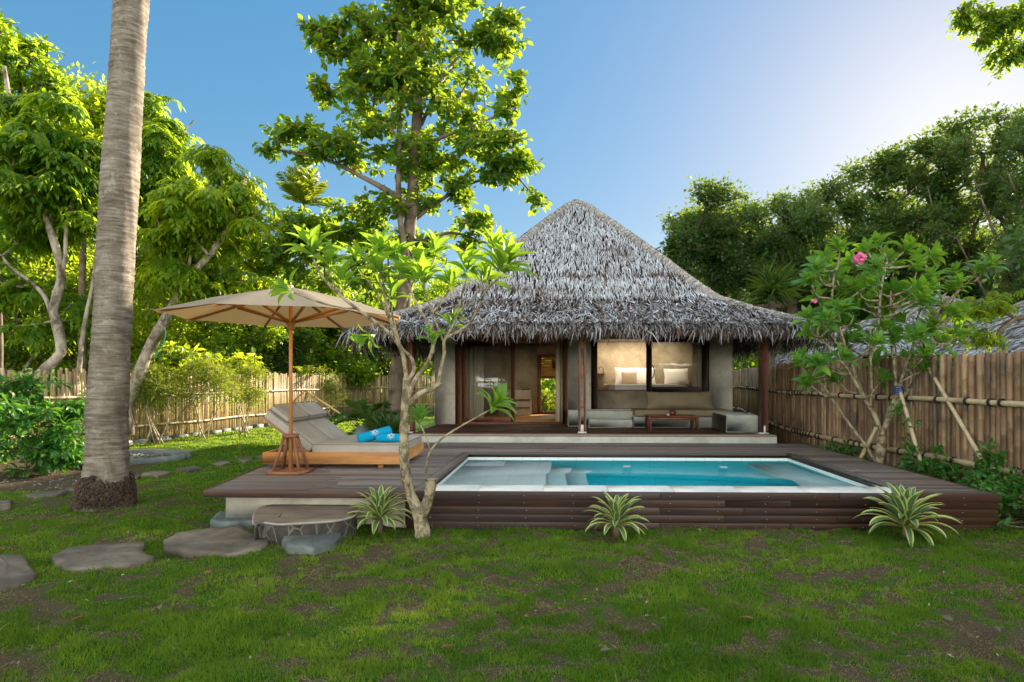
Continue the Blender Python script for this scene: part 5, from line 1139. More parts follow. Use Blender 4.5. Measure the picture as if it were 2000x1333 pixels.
# --- far-off wood all round, one mass
n = 52000; r = np.random.default_rng(77); az = r.uniform(-math.pi, math.pi, n); rad = r.uniform(46, 60, n); front = np.abs(az) < 1.2
top = 7.5 + 5*fbm(az*9+20, az*0+3, 4, 4); top = np.where(az > .25, top+2.5, top); z = top*r.random(n)**.8
z = np.where(np.abs(az) > 1.7, z*.22, z); P = np.stack([rad*np.sin(az), rad*np.cos(az), z], 1); L = r.uniform(.5, 1.1, n)
w_ = leafobj("far_wood", [leafmesh(P, rdir(n, r, -.2), rdir(n, r, .5), L, .6, np.clip(.35+.5*(fbm(az*40, z*.8, 8, 3)-.3)+r.normal(0, .1, n), 0, 1))], M_leaf_dark, None); tag(w_, "far-off mass of woodland foliage closing the view all round", "woodland", kind="stuff")
n = 30000; r = np.random.default_rng(78); az = r.uniform(-math.pi, math.pi, n); az = np.where(r.random(n) < .7, r.uniform(-.85, .85, n), az); rad = r.uniform(31, 44, n); z = 4.2*r.random(n)*fbm(az*14, az*0, 3, 3)*1.5*np.where(np.abs(az) > 1.7, .25, 1)
P = np.stack([rad*np.sin(az), rad*np.cos(az), z], 1)
w_ = leafobj("undergrowth", [leafmesh(P, rdir(n, r, -.1), rdir(n, r, .6), r.uniform(.25, .6, n), .5, np.clip(.45+r.normal(0, .2, n), 0, 1))], M_leaf_mid, None); tag(w_, "mixed green undergrowth between the background tree trunks", "undergrowth", kind="stuff")

# --- distant coconut palm behind the tall tree
def frond(P0, az, el, L, droop, parts, r, lw=.34, n=34, tint=.5, m_=None, rach=None, wid=.09, vee=.5):
    d = np.array([math.cos(az)*math.cos(el), math.sin(az)*math.cos(el), math.sin(el)]); hd = np.array([math.cos(az), math.sin(az), 0]); s = np.array([-math.sin(az), math.cos(az), 0.])
    f = np.linspace(.0, 1, n); C = P0 + d*(L*f)[:, None]; C[:, 2] -= droop*L*f**2.2; C += hd*(-.12*droop*L*f**2)[:, None]; tg = norm(np.gradient(C, axis=0))
    if rach is not None: rach.tube(C[::3], np.linspace(.02, .004, len(C[::3]))*max(.35, L/2.5), 5, .5, cap=False)
    C = C[3:]; tg = tg[3:]; f = f[3:]; ll = lw*L*np.sin(np.pi*np.clip(f*.86+.13, 0, 1))**.6
    for sg in (-1, 1):
        D = norm(s*sg + tg*.75 + np.array([[0, 0, vee*.2]]) + r.normal(0, .07, (len(C), 3)) - np.array([[0, 0, .45*(1-vee)]]) - np.array([[0, 0, 1.]])*(.3*f[:, None])); up = norm(np.cross(D, tg)*sg + [0, 0, .6])
        parts.append(leafmesh(C, D, up, ll*r.uniform(.85, 1.1, len(C)), wid, tint + r.normal(0, .1, len(C)), "lance"))
dp = thing("coconut_palm", "distant coconut palm crown showing left of the tall tree", "palm", tuple(atY(590, 800, 30)*[1, 1, 0])); r = np.random.default_rng(5); parts = []; ra_ = MB(); top = atY(592, 402, 30)
for k in range(15): frond(top, k*2.4, R(r.uniform(28, 85)), r.uniform(2.2, 2.9), r.uniform(.2, .4), parts, r, .32, 40, .55, rach=ra_, wid=.08)
frond(top, 0.05, R(18), 2.5, .42, parts, r, .3, 40, .5, rach=ra_, wid=.08)
leafobj("crown", parts, M_leaf_bamboo, dp); ra_.build("midribs", M_frond, dp); b = MB(); b.tube([tuple(atY(590, 800, 30)*[1, 1, 0]), tuple(top)], [.2, .13], 8); b.build("trunk", M_bark_brown, dp, True)

# --- shrubs and small plants
def shrub(name, label, base, env, n, lf, ml, seed, cat="shrub", group=None, mb_=None):
    r = np.random.default_rng(seed); limbs = []
    for k in range(5):
        e = env[int(r.integers(len(env)))]; limbs.append(([tuple(np.array(base)+[r.normal(0, .1), r.normal(0, .1), 0]), tuple((np.array(base)+np.array(e[:3]))/2 + r.normal(0, .08, 3)), tuple(np.array(e[:3]))], .02, .008))
    return tree(name, label, tuple(base), limbs, env, n, lf, ml, mb_ or M_twig, seed, group, cat)
Y = 10.4
shrub("leafy_shrub", "dense dark glossy shrub filling the left edge beside the palm trunk", atZ(60, 925)*[1, 1, 0], env_px([(20, 780, 60, 60, Y, .8), (70, 830, 60, 50, Y-.3, .8), (120, 840, 35, 50, Y-.3, .6), (30, 880, 60, 40, Y-.6, .7), (-50, 820, 60, 90, Y, 1), (100, 890, 40, 25, Y-.6, .5), (140, 790, 18, 25, Y, .3), (60, 740, 30, 20, Y, .4), (130, 870, 28, 22, Y-.5, .4)]), 420,
      dict(kind="tuft", n=13, L=.17, W=.42, tpl="lance", spread=.2, puff=.1, droop=.8, twig=.005, var=.2), M_leaf_shrub, 41)
# feathery bamboo in front of the left fence
for i, (lab, px, Y, top, w, ncl) in enumerate((("feathery yellow green bamboo clump at the fence's left, by the palm trunk", 300, 14.4, 720, 55, 150), ("widest feathery bamboo clump at the middle of the left fence", 400, 15.6, 700, 65, 190), ("feathery bamboo clump hanging over the fence toward the parasol pole", 480, 17.2, 712, 45, 140), ("thin feathery bamboo shoots behind the small palm by the fence", 640, 24, 735, 40, 80))):
    e = env_px([(px, (top+790)/2-10, w, 40, Y, .6), (px-w*.5, (top+800)/2, w*.6, 34, Y, .4), (px+w*.5, (top+790)/2+15, w*.6, 30, Y, .4), (px+w*.2, top+20, w*.7, 18, Y, .5)])
    shrub("bamboo_clump", lab, atY(px, 700, Y)*[1, 1, 0], e, ncl, dict(kind="tuft", n=26, L=.13, W=.16, tpl="simple", spread=.4, puff=.2, droop=.5, twig=.004, var=.2), M_leaf_bamboo, 60+i, "bamboo", "feathery bamboo clumps along the back fence", M_bam_rail)
shrub("broadleaf_bush", "light green broad-leaved bush peeking above the left fence", atY(420, 700, 19)*[1, 1, 0], env_px([(400, 700, 50, 14, 19, .6), (460, 705, 50, 16, 19, .6), (340, 690, 40, 16, 19, .6), (430, 720, 60, 14, 19, .6)]), 90, dict(LT, n=10, L=.24, W=.7), M_leaf_bright, 66)
# small young palm propped by poles
yp = thing("young_palm", "young palm with a ringed stem standing before the back fence", "palm", tuple(atZ(596, 822)*[1, 1, 0])); b0 = atZ(596, 822); Yp = b0[1]; b = MB(); b.tube([tuple(b0*[1, 1, 0]), tuple(atY(596, 780, Yp)), tuple(atY(594, 738, Yp))], [.11, .10, .13], 10); b.build("trunk", M_bark_brown, yp, True); parts = []; r = np.random.default_rng(6); ra_ = MB()
for k in range(9): frond(atY(594, 735, Yp), k*2.4, R(r.uniform(20, 70)), r.uniform(.7, 1.1), .4, parts, r, .35, 22, .75, rach=ra_, wid=.1)
leafobj("crown", parts, M_leaf_bamboo, yp); ra_.build("midribs", M_frond, yp)
for (a, c_, lab) in (((594, 762), (700, 832), "long bamboo prop slanting right from the young palm"), ((600, 768), (578, 802), "short bamboo prop slanting left from the young palm")):
    b = MB(); q = atZ(*c_); b.tube([tuple(atY(*a, Yp-.1)), tuple(q*[1, 1, 0])], .03, 7, .9); tag(b.build("prop_pole", M_bam_left, None, True), lab, "pole", "bamboo props of the young palm")
# sapling on the lawn
sp = thing("sapling", "thin lone sapling stem standing in the lawn near the parasol", "sapling", tuple(atZ(472, 926)*[1, 1, 0])); Ys = atZ(472, 926)[1]; b = MB(); b.tube(smooth_path(L3([(474, 926), (470, 890), (468, 860), (465, 838)], Ys), .1), [.005]*len(smooth_path(L3([(474, 926), (470, 890), (468, 860), (465, 838)], Ys), .1)), 5); b.build("stem", M_twig, sp); r = np.random.default_rng(9)
P = np.array([atY(465 + r.normal(0, 3), y, Ys) for y in r.uniform(836, 900, 16)]); leafobj("leaves", [leafmesh(P, rdir(16, r, 0), rdir(16, r, 1), np.full(16, .06), .4, r.random(16))], M_leaf_mid, sp)
# palms and spiky plants at the back of the deck
def at0(px, py): return atZ(px, py)*[1, 1, 0]
ar = thing("dwarf_palm", "small green palm with arching fronds behind the daybed", "palm", tuple(at0(712, 830))); Ya = at0(712, 830)[1]; Ya = 15.; q0 = np.array([atY(712, 700, Ya)[0], Ya, .5]); ar.location = (q0[0], Ya, 0); bpy.context.view_layer.update(); parts = []; ra_ = MB(); r = np.random.default_rng(12)
for az, el, L in ((0, 62, 1.5), (.5, 40, 1.5), (3.1, 38, 1.3), (2.6, 70, 1.4), (1.5, 60, 1.3), (4.2, 45, 1.2), (5.4, 40, 1.3), (3.6, 25, 1.2), (6.0, 20, 1.1)): frond(q0, az, R(el), L, .62, parts, r, .30, 30, .35, rach=ra_, wid=.10)
leafobj("fronds", parts, M_frond, ar); ra_.build("midribs", M_frond, ar)
for i, (px, Yc, lab, sc, tt) in enumerate(((752, 13.6, "dark spiky cycad clump beside the villa's left corner", 1.0, .15), (722, 13.2, "smaller dark spiky plant behind the blue towels", .7, .2))):
    cy = thing("spiky_plant", lab, "plant", (float(atY(px, 700, Yc)[0]), Yc, 0), "dark spiky plants behind the daybed"); parts = []; r = np.random.default_rng(30+i); q0 = np.array([atY(px, 700, Yc)[0], Yc, .18]); n = 170
    az = r.uniform(0, 2*math.pi, n); el = r.uniform(.15, 1.35, n); D = np.stack([np.cos(az)*np.cos(el), np.sin(az)*np.cos(el), np.sin(el)], 1)
    leafobj("leaves", [leafmesh(q0 + r.normal(0, .1*sc, (n, 3))*[1, 1, .3], D, norm(r.normal(0, .3, (n, 3)) + [0, 0, 1]), r.uniform(.5, .85, n)*sc, .09, np.clip(tt + r.normal(0, .15, n), 0, 1), "lance")], M_frond, cy)
vs = MB(); vx = atZ(712, 842)[:2]; vs.lathe([(.12, 0), (.2, .08), (.23, .25), (.2, .42), (.13, .52), (.09, .56), (.1, .58)], (atY(708, 700, 12.9)[0], 12.9, 0), 18); tag(vs.build("stone_jar", M_stone_grey, None, True), "grey rounded stone jar between the daybed and spiky plants", "jar")
# curved stone ring with gravel behind the palm
c0 = atZ(245, 898); b = MB(); a = np.linspace(0, 2*math.pi, 40); b.tube(np.stack([c0[0]+1.15*np.cos(a), c0[1]+.8*np.sin(a), np.full(40, .03)], 1), .085, 8, cap=False); pr_ = thing("planting_ring", "curved grey stone edging ring filled with gravel behind the palm trunk", "edging", tuple(c0*[1, 1, 0])); b.build("edging", M_stone_grey, pr_, True)
b = MB(); r = np.random.default_rng(2)
for k in range(420):
    a = r.uniform(0, 2*math.pi); q = math.sqrt(r.random())*.95; x, y = c0[0]+1.1*q*math.cos(a), c0[1]+.75*q*math.sin(a); s_ = r.uniform(.012, .035); V = np.array([(s_, 0, 0), (0, s_, 0), (-s_, 0, 0), (0, -s_, 0), (0, 0, s_*.8)])*r.uniform(.6, 1.3, (5, 3)); b.add(V + [x, y, .03], [(0, 1, 4), (1, 2, 4), (2, 3, 4), (3, 0, 4)], r.random())
b.build("gravel", simple("gravel", (.12, .11, .09), (.34, .30, .25), 30, .9, usetint=.5), pr_)
b = MB(); 
for k in range(1600):
    y = r.uniform(8.5, 13.2); x = r.uniform(-10.5, -6.9 - .33*(y-8.3)); s_ = r.uniform(.01, .03); V = np.array([(s_, 0, 0), (0, s_, 0), (-s_, 0, 0), (0, -s_, 0), (0, 0, s_*.8)])*r.uniform(.6, 1.3, (5, 3)); b.add(V + [x, y, float(gz(x, y))], [(0, 1, 4), (1, 2, 4), (2, 3, 4), (3, 0, 4)], r.random())
tag(b.build("bed_gravel", simple("bed_gravel", (.05, .045, .04), (.22, .19, .16), 30, .9, usetint=.6), None), "dark gravel scattered on the soil bed under the shrub", "gravel", kind="stuff")

# --- variegated agave-like plants before the deck
m, t, out = nt("striped_leaf"); at_ = tintout(t); c = ramp(t, at_, [(0, (.05, .15, .05)), (.38, (.13, .25, .10)), (.55, (.46, .52, .12)), (1, (.62, .62, .20))]); p = N(t, "BsdfPrincipled", Roughness=.4); t.links.new(c, p.inputs[0])
tr = N(t, "BsdfTranslucent"); t.links.new(c, tr.inputs[0]); mx = N(t, "MixShader"); mx.inputs[0].default_value = .25; t.links.new(p.outputs[0], mx.inputs[1]); t.links.new(tr.outputs[0], mx.inputs[2]); t.links.new(mx.outputs[0], out.inputs[0]); M_stripe = m
def agave(label, px, py, L, seed, n=46, Y=None):
    c = atZ(px, py); t_ = thing("striped_plant", label, "plant", (c[0], c[1], 0), "yellow striped rosette plants along the deck front"); r = np.random.default_rng(seed); V = []; F = []; T = []
    for k in range(n):
        f = k/n; az = k*2.399 + r.normal(0, .12); el = R(8 + 78*f**.85) + r.normal(0, .06); l = L*(.62 + .45*math.sin(math.pi*min(1, .25+.65*f)))*r.uniform(.85, 1.1); w = .038*L/.4*r.uniform(.85, 1.15)
        h = np.array([math.cos(az), math.sin(az), 0]); s = np.array([-math.sin(az), math.cos(az), 0]); p = np.array([c[0], c[1], .10 + .09*f]) + h*.02; o_ = len(V); K_ = 10; e = el; rot = r.normal(0, .12)
        for i in range(K_+1):
            q = i/K_; ww = w*(.55 + 1.1*q)*(1-q**2.2)**.8 if q < 1 else .001; d = h*math.cos(e) + np.array([0, 0, math.sin(e)]); u = -h*math.sin(e) + np.array([0, 0, math.cos(e)]); ss = s*math.cos(rot)+u*math.sin(rot)
            for (a, lift, tt) in ((-1, .32, .9), (-.62, .12, .85), (-.58, .1, .15), (0, -.02, .25), (.58, .1, .15), (.62, .12, .85), (1, .32, .9)): V.append(p + ss*ww*a + u*ww*lift); T.append(tt)
            p = p + d*l/K_; e -= (1.15-.55*f)*.19*(q**.8+.2)
        for i in range(K_):
            for j in range(6): F.append((o_+i*7+j, o_+i*7+j+1, o_+(i+1)*7+j+1, o_+(i+1)*7+j))
    raw("leaves", V, F, M_stripe, t_, T, True); b = MB(); b.tube([(c[0], c[1], -.03), (c[0], c[1], .17)], [.035, .03], 8); b.build("stem", M_bark_brown, t_, True); return t_
agave("striped rosette plant between the stone step and the frangipani trunk", 742, 1036, .36, 1)
agave("striped rosette plant at the middle of the pool front", 1204, 1048, .335, 2, 48)
agave("largest striped rosette plant, at the right end of the pool front", 1768, 1052, .45, 3, 52)

# --- frangipanis
def rosette(parts, P, ax, n, L, r, base_t=.5, W=.30):
    ax = norm(np.array(ax, float)); a1 = norm(np.cross(ax, [.31, .2, .9])); a2 = np.cross(ax, a1); k = np.arange(n); az = k*2.399 + r.normal(0, .15, n); f = k/n
    el = R(22) + R(60)*f + r.normal(0, .12, n); D = (a1[None]*np.cos(az)[:, None] + a2[None]*np.sin(az)[:, None])*np.cos(el)[:, None] + ax[None]*np.sin(el)[:, None]
    D[:, 2] -= .12; D = norm(D); Pn = np.array(P)[None] + ax[None]*(f*.05)[:, None]; up = norm(ax[None] - D*(D@ax)[:, None] + r.normal(0, .1, (n, 3)) + 1e-4)
    parts.append(leafmesh(Pn + D*.02, D, up, L*r.uniform(.7, 1.08, n)*(1 - .3*f**2), W, np.clip(base_t + r.normal(0, .15, n) + .15*f, 0, 1), "fran"))
fv = []; ff = []; K_ = 7
prof = [.10, .45, .72, .92, 1.0, .84, .5, .02]
for i in range(K_+1):
    q = i/K_; z = .10*math.sin(q*math.pi*.9) - .22*q**2.4
    for a, l in ((-.5, .055), (0, -.01), (.5, .055)): fv.append((a*prof[i], q, z + l*prof[i]))
for i in range(K_):
    for j in range(2): ff.append((i*3+j, i*3+j+1, (i+1)*3+j+1, (i+1)*3+j))
TPL["fran"] = (np.array(fv), ff)
fr = thing("frangipani_tree", "young frangipani with bright green leaves and a sawn-off stub before the pool", "tree", tuple(atZ(824, 1046)*[1, 1, 0]))
Y = 6.08; b = MB()
def FL(pts, r0, r1, n=10): 
    P = smooth_path([tuple(atY(p[0], p[1], Y + (p[2] if len(p) > 2 else 0))) for p in pts], .035); rad = np.linspace(r0, r1, len(P)) * (1 + .05*np.sin(np.arange(len(P))*.9)+.03*np.sin(np.arange(len(P))*2.3)); b.tube(P, rad*.75, n); return P
FL([(826, 1052), (825, 1035), (818, 1005), (812, 985)], .105, .085, 14); FL([(815, 995), (803, 968), (795, 940), (790, 900), (789, 855), (791, 798), (795, 737)], .075, .052, 14); FL([(822, 1010), (832, 988), (840, 960), (844, 936)], .075, .068, 14)
FL([(793, 765), (793, 735), (787, 695), (770, 661, -.1), (725, 624, -.2), (669, 581, -.25), (631, 543, -.3), (612, 506, -.3)], .035, .014); FL([(772, 665), (764, 630, .1), (758, 605, .15), (739, 540, .2)], .022, .012)
FL([(795, 745), (808, 725, .1), (804, 700, .15), (782, 676, .2), (768, 625, .3), (764, 590, .3)], .03, .013); FL([(796, 790), (806, 750), (826, 722, .05), (843, 690, .1), (847, 650, .12), (836, 630, .15), (817, 600, .2), (796, 555, .25)], .034, .013)
FL([(797, 790), (822, 768), (845, 760), (860, 747)], .04, .038); FL([(855, 752), (862, 715), (868, 690), (868, 664), (895, 648, -.1), (922, 625, -.15), (947, 572, -.2), (978, 540, -.25)], .025, .013)
FL([(866, 668), (845, 612, .1), (826, 560, .15)], .017, .012); FL([(868, 664), (886, 633, .1), (903, 575, .2), (912, 538, .25)], .017, .012); FL([(700, 604, -.2), (660, 600, -.3), (615, 588, -.35), (575, 572, -.35)], .014, .01)
FL([(836, 945), (832, 930), (834, 902), (841, 881), (862, 858), (900, 833), (957, 801)], .018, .012, 8); FL([(841, 881), (832, 855), (822, 830)], .012, .009, 8); FL([(847, 690), (846, 676)], .012, .01); FL([(905, 600, .2), (925, 580, .25), (940, 560, .3)], .012, .01); FL([(790, 600, .2), (800, 570, .5), (815, 530, .6)], .014, .01); FL([(758, 605, .15), (765, 560, .4), (775, 520, .5)], .014, .01)
FL([(725, 624, -.2), (728, 640, -.2), (732, 648, -.2)], .012, .01)
b.build("trunk", M_bark_fran, fr, True)
b = MB(); q = atY(844, 936, Y); b.lathe([(.001, 0), (.062, .0), (.066, .006), (.001, .008)], (q[0], q[1], q[2]), 14); b.build("cut_face", simple("cut_wood", (.28, .22, .15), (.38, .31, .22), 12, .8), fr)
parts = []; r = np.random.default_rng(15)
for px, py, dy, n, L, ax, tt in ((612, 500, -.3, 15, .36, (-.2, 0, 1), .5), (573, 570, -.35, 8, .24, (-1, 0, .5), .5), (738, 534, .2, 15, .36, (-.1, 0, 1), .6), (764, 586, .3, 11, .32, (0, .2, 1), .55), (795, 550, .25, 15, .38, (0, -.2, 1), .6), (826, 554, .15, 14, .34, (.1, 0, 1), .55), (912, 533, .25, 14, .34, (0, .3, 1), .6), (979, 534, -.25, 20, .42, (.35, -.2, 1), .65),
        (846, 672, 0, 9, .22, (0, -.5, .8), .3), (958, 798, 0, 11, .34, (.7, -.3, .8), .6), (822, 828, 0, 11, .24, (-.1, -.3, 1), .4), (733, 652, -.2, 10, .27, (-.3, -.2, -.2), .7), (940, 556, .3, 13, .33, (.3, .3, 1), .5), (815, 526, .6, 14, .34, (.1, .3, 1), .5), (775, 516, .5, 14, .36, (0, .2, 1), .5), (670, 560, -.1, 10, .3, (0, .2, 1), .5), (880, 640, .2, 9, .24, (.2, .3, 1), .3), (700, 520, .3, 11, .32, (-.2, .2, 1), .5), (880, 560, .5, 12, .32, (0, .2, 1), .5), (645, 520, .1, 11, .32, (-.2, .2, 1), .5), (745, 500, .4, 12, .34, (0, 0, 1), .6), (850, 500, .5, 12, .34, (0, 0, 1), .6), (965, 500, .2, 12, .34, (.2, 0, 1), .6)):
    rosette(parts, atY(px, py, Y+dy), ax, int(n*1.3), L*.96, r, tt, .31)
leafobj("leaves", parts, M_leaf_fran, fr)
# extra shoots that carry the upper rosettes
b = MB()
for pts in ([(782, 676, .2), (745, 590, .2), (700, 523, .3)], [(843, 612, .1), (862, 590, .3), (880, 563, .5)], [(669, 581, -.25), (668, 572, -.1), (670, 562, -.1)], [(669, 581, -.25), (650, 550, 0), (645, 523, .1)], [(758, 605, .15), (750, 560, .3), (745, 503, .4)], [(826, 560, .15), (838, 530, .3), (850, 503, .5)], [(947, 572, -.2), (955, 535, 0), (965, 503, .2)], [(868, 664), (874, 650, .1), (880, 642, .2)]):
    P = smooth_path([tuple(atY(p[0], p[1], Y + (p[2] if len(p) > 2 else 0))) for p in pts], .05); b.tube(P, np.linspace(.014, .009, len(P)), 7)
b.build("shoots", M_bark_fran, fr, True)

# right frangipani with pink flowers
rf = thing("frangipani_tree", "bushy frangipani with a pink flower cluster before the right bamboo fence", "tree", (4.98, 9.2, 0)); Y = 9.2; b = MB(); r = np.random.default_rng(25)
FL([(1716, 925), (1716, 900), (1722, 870), (1722, 845)], .11, .09, 12)
main = [[(1722, 850), (1710, 815), (1690, 780), (1672, 740), (1655, 690), (1640, 640, .2)], [(1724, 850), (1735, 810), (1752, 770), (1768, 720), (1785, 670), (1795, 620)], [(1722, 850), (1745, 800), (1775, 760), (1800, 730), (1815, 700), (1822, 640), (1838, 610)],
        [(1712, 905), (1690, 870), (1660, 830), (1632, 790), (1612, 760), (1596, 740)], [(1700, 800), (1702, 750), (1700, 700), (1700, 640)], [(1690, 780), (1660, 730), (1630, 690), (1600, 660)], [(1752, 770), (1745, 700), (1738, 640), (1740, 580)], [(1655, 690), (1630, 630), (1625, 580), (1630, 530)], [(1700, 700), (1715, 640), (1720, 570), (1730, 520)], [(1785, 670), (1820, 620), (1860, 580), (1890, 555)]]
tips = []
for k, ml_ in enumerate(main): P = FL([(*p[:2], (p[2] if len(p) > 2 else 0) + .12*math.sin(k*2+i)) for i, p in enumerate(ml_)], .055 if k < 3 else .035, .018, 9); tips.append((P[-1], P[-1]-P[-4])); ml_.append(P)
tg = [(1598, 520), (1640, 480), (1668, 505), (1700, 540), (1730, 500), (1765, 480), (1790, 520), (1825, 540), (1870, 530), (1905, 525), (1600, 580), (1640, 600), (1680, 590), (1720, 610), (1760, 570), (1800, 590), (1590, 640), (1575, 690), (1610, 700), (1640, 735), (1600, 735), (1660, 660), (1700, 660), (1745, 650), (1790, 650), (1830, 660), (1850, 610), (1800, 700), (1715, 700), (1745, 560), (1655, 555), (1620, 650), (1770, 620), (1690, 550), (1775, 700), (1720, 470), (1695, 480), (1580, 615), (1845, 700), (1655, 625), (1810, 560), (1735, 590)]
allP = np.concatenate([q[-1] for q in main]); parts = []
tg += [(1585, 545), (1612, 500), (1635, 535), (1685, 570), (1712, 520), (1745, 520), (1800, 500), (1815, 590), (1850, 560), (1605, 610)]
tg += [(a + r.normal(0, 22), b2 + r.normal(0, 22)) for a, b2 in tg if b2 > 520]
for px, py in tg:
    p = atY(px, py + 12, Y + r.uniform(-.65, .65)); d2 = ((allP-p)**2).sum(1) + np.where(allP[:, 2] > p[2]-.15, 5, 0); q = allP[d2.argmin()]; mid = (q+p)/2 + [r.normal(0, .05), r.normal(0, .05), -.06]
    P = smooth_path([tuple(q), tuple(mid), tuple(p)], .06); b.tube(P, np.linspace(.02, .011, len(P)), 7); rosette(parts, p, norm(np.array(p-mid)) + [0, 0, .5], 17, .27, r, .42, .38)
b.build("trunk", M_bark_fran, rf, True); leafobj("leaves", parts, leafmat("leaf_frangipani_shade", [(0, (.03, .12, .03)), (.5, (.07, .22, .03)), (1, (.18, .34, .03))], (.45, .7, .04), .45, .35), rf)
def flowers(px, py, n, rad, Y, parent=None):
    c = atY(px, py, Y); P = []; D = []
    for k in range(n):
        p = c + rdir(1, r, .2)[0]*rad*r.random()**.4; az = r.uniform(0, 6.28)
        for j in range(5): a = az + j*1.2566; P.append(p); D.append((math.cos(a)*.8, -.35 + .2*math.sin(a), math.sin(a)*.7+.15))
    n_ = len(P); return leafmesh(np.array(P), norm(np.array(D)), np.tile([[0, -1., .4]], (n_, 1)), r.uniform(.035, .05, n_), .7, r.random(n_))
leafobj("flowers", [flowers(1678, 507, 20, .085, Y-.4), flowers(1590, 590, 3, .03, Y-.3)], M_pink, rf)
fl = thing("fallen_flower", "single pink frangipani blossom lying on the right deck boards", "flower", tuple(atZ(1677, 919, DZ))); r2 = np.random.default_rng(3); p = atZ(1677, 919, DZ+.012); a = np.arange(5)*1.2566
leafobj("petals", [leafmesh(np.tile(p, (5, 1)), np.stack([np.cos(a), np.sin(a), np.full(5, .35)], 1), np.tile([[0, 0, 1.]], (5, 1)), np.full(5, .04), .75, np.linspace(0, 1, 5))], M_pink, fl)
# three bamboo props
for i, (a, c_, lab) in enumerate((((1757, 762, 8.9), (1808, 935, 8.3), "pale bamboo prop leaning on the right frangipani, tied with blue cord"), ((1812, 715, 8.8), (1960, 972, 7.2), "long bamboo prop slanting down to the right fence foot"), ((1712, 835, 9.2), (1676, 905, 9.5), "short orange bamboo prop at the left of the frangipani trunk"))):
    p = atY(*a); q = atY(c_[0], c_[1], c_[2]); q = q if q[2] < .2 else q + (q-p)*((q[2]+.0)/max(p[2]-q[2], .1)); P = [p + (q-p)*f for f in np.linspace(0, 1, 14)]; b = MB(); b.tube(P, [.027*(1.1 if k % 3 == 0 else 1) for k in range(14)], 8, .9); o = b.build("prop_pole", M_bam_rail, None, True); tag(o, lab, "pole", "bamboo props of the right frangipani")
b = MB(); q = atY(1757, 764, 8.9); a = np.linspace(0, 6.28, 12)
for dz in (-.04, -.01, .02, .05): b.tube(np.stack([q[0] + .06*np.cos(a), q[1]+.06*np.sin(a)+.02, q[2]+dz+.02*np.sin(a)], 1), .009, 5, cap=False)
tag(b.build("cord", M_bluecord, None), "dark blue cord tying the pale prop to the right frangipani", "cord")
# shrubs along the right fence
for i, (lab, c, e, n) in enumerate((("low green plants at the foot of the frangipani by the deck edge", (5.0, 10.4), [(1650, 880, 35, 16, 10.4, .3), (1630, 878, 20, 12, 10.6, .2), (1700, 905, 25, 12, 9.6, .2)], 55),
     ("leafy creeper spilling over the right deck edge below the fence", (4.9, 8.3), [(1800, 915, 40, 20, 8.3, .25), (1850, 925, 30, 25, 8., .25), (1830, 890, 20, 20, 8.2, .2), (1765, 820, 12, 45, 8.7, .12), (1775, 890, 14, 40, 8.6, .15), (1760, 925, 40, 10, 8.8, .2)], 120),
     ("dark green shrub at the right front corner of the deck", (5.1, 6.9), [(1950, 950, 35, 30, 7.0, .25), (1985, 1000, 35, 35, 6.6, .3), (1930, 905, 16, 40, 7.3, .15), (1900, 940, 30, 16, 7.4, .2), (2020, 960, 40, 40, 6.8, .3), (1960, 1025, 25, 14, 6.5, .2), (1925, 975, 12, 35, 6.75, .15)], 190))):
    shrub("fence_shrub", lab, (c[0], c[1], 0), env_px(e), n, dict(kind="tuft", n=9, L=.085, W=.6, tpl="broad", spread=.12, puff=.05, droop=.2, twig=.004, var=.22), M_leaf_shrub, 80+i, "shrub", "shrubs along the right fence")
# pandanus behind the villa
pd = thing("pandanus", "spiky drooping pandanus behind the villa's right hip", "plant", tuple(atY(1505, 700, 23)*[1, 1, 0])); r = np.random.default_rng(44); q0 = atY(1508, 575, 23); n = 130; az = r.uniform(0, 6.28, n); el = r.uniform(-.3, 1.3, n)
leafobj("leaves", [leafmesh(q0 + r.normal(0, .12, (n, 3)), np.stack([np.cos(az)*np.cos(el), np.sin(az)*np.cos(el), np.sin(el)], 1), norm(r.normal(0, .3, (n, 3))+[0, 0, 1]), r.uniform(.9, 1.5, n), .06, r.random(n)*.6, "lance")], M_frond, pd); b = MB(); b.tube([tuple(atY(1505, 700, 23)*[1, 1, 0]), tuple(q0)], .14, 8); b.build("trunk", M_bark_brown, pd, True)
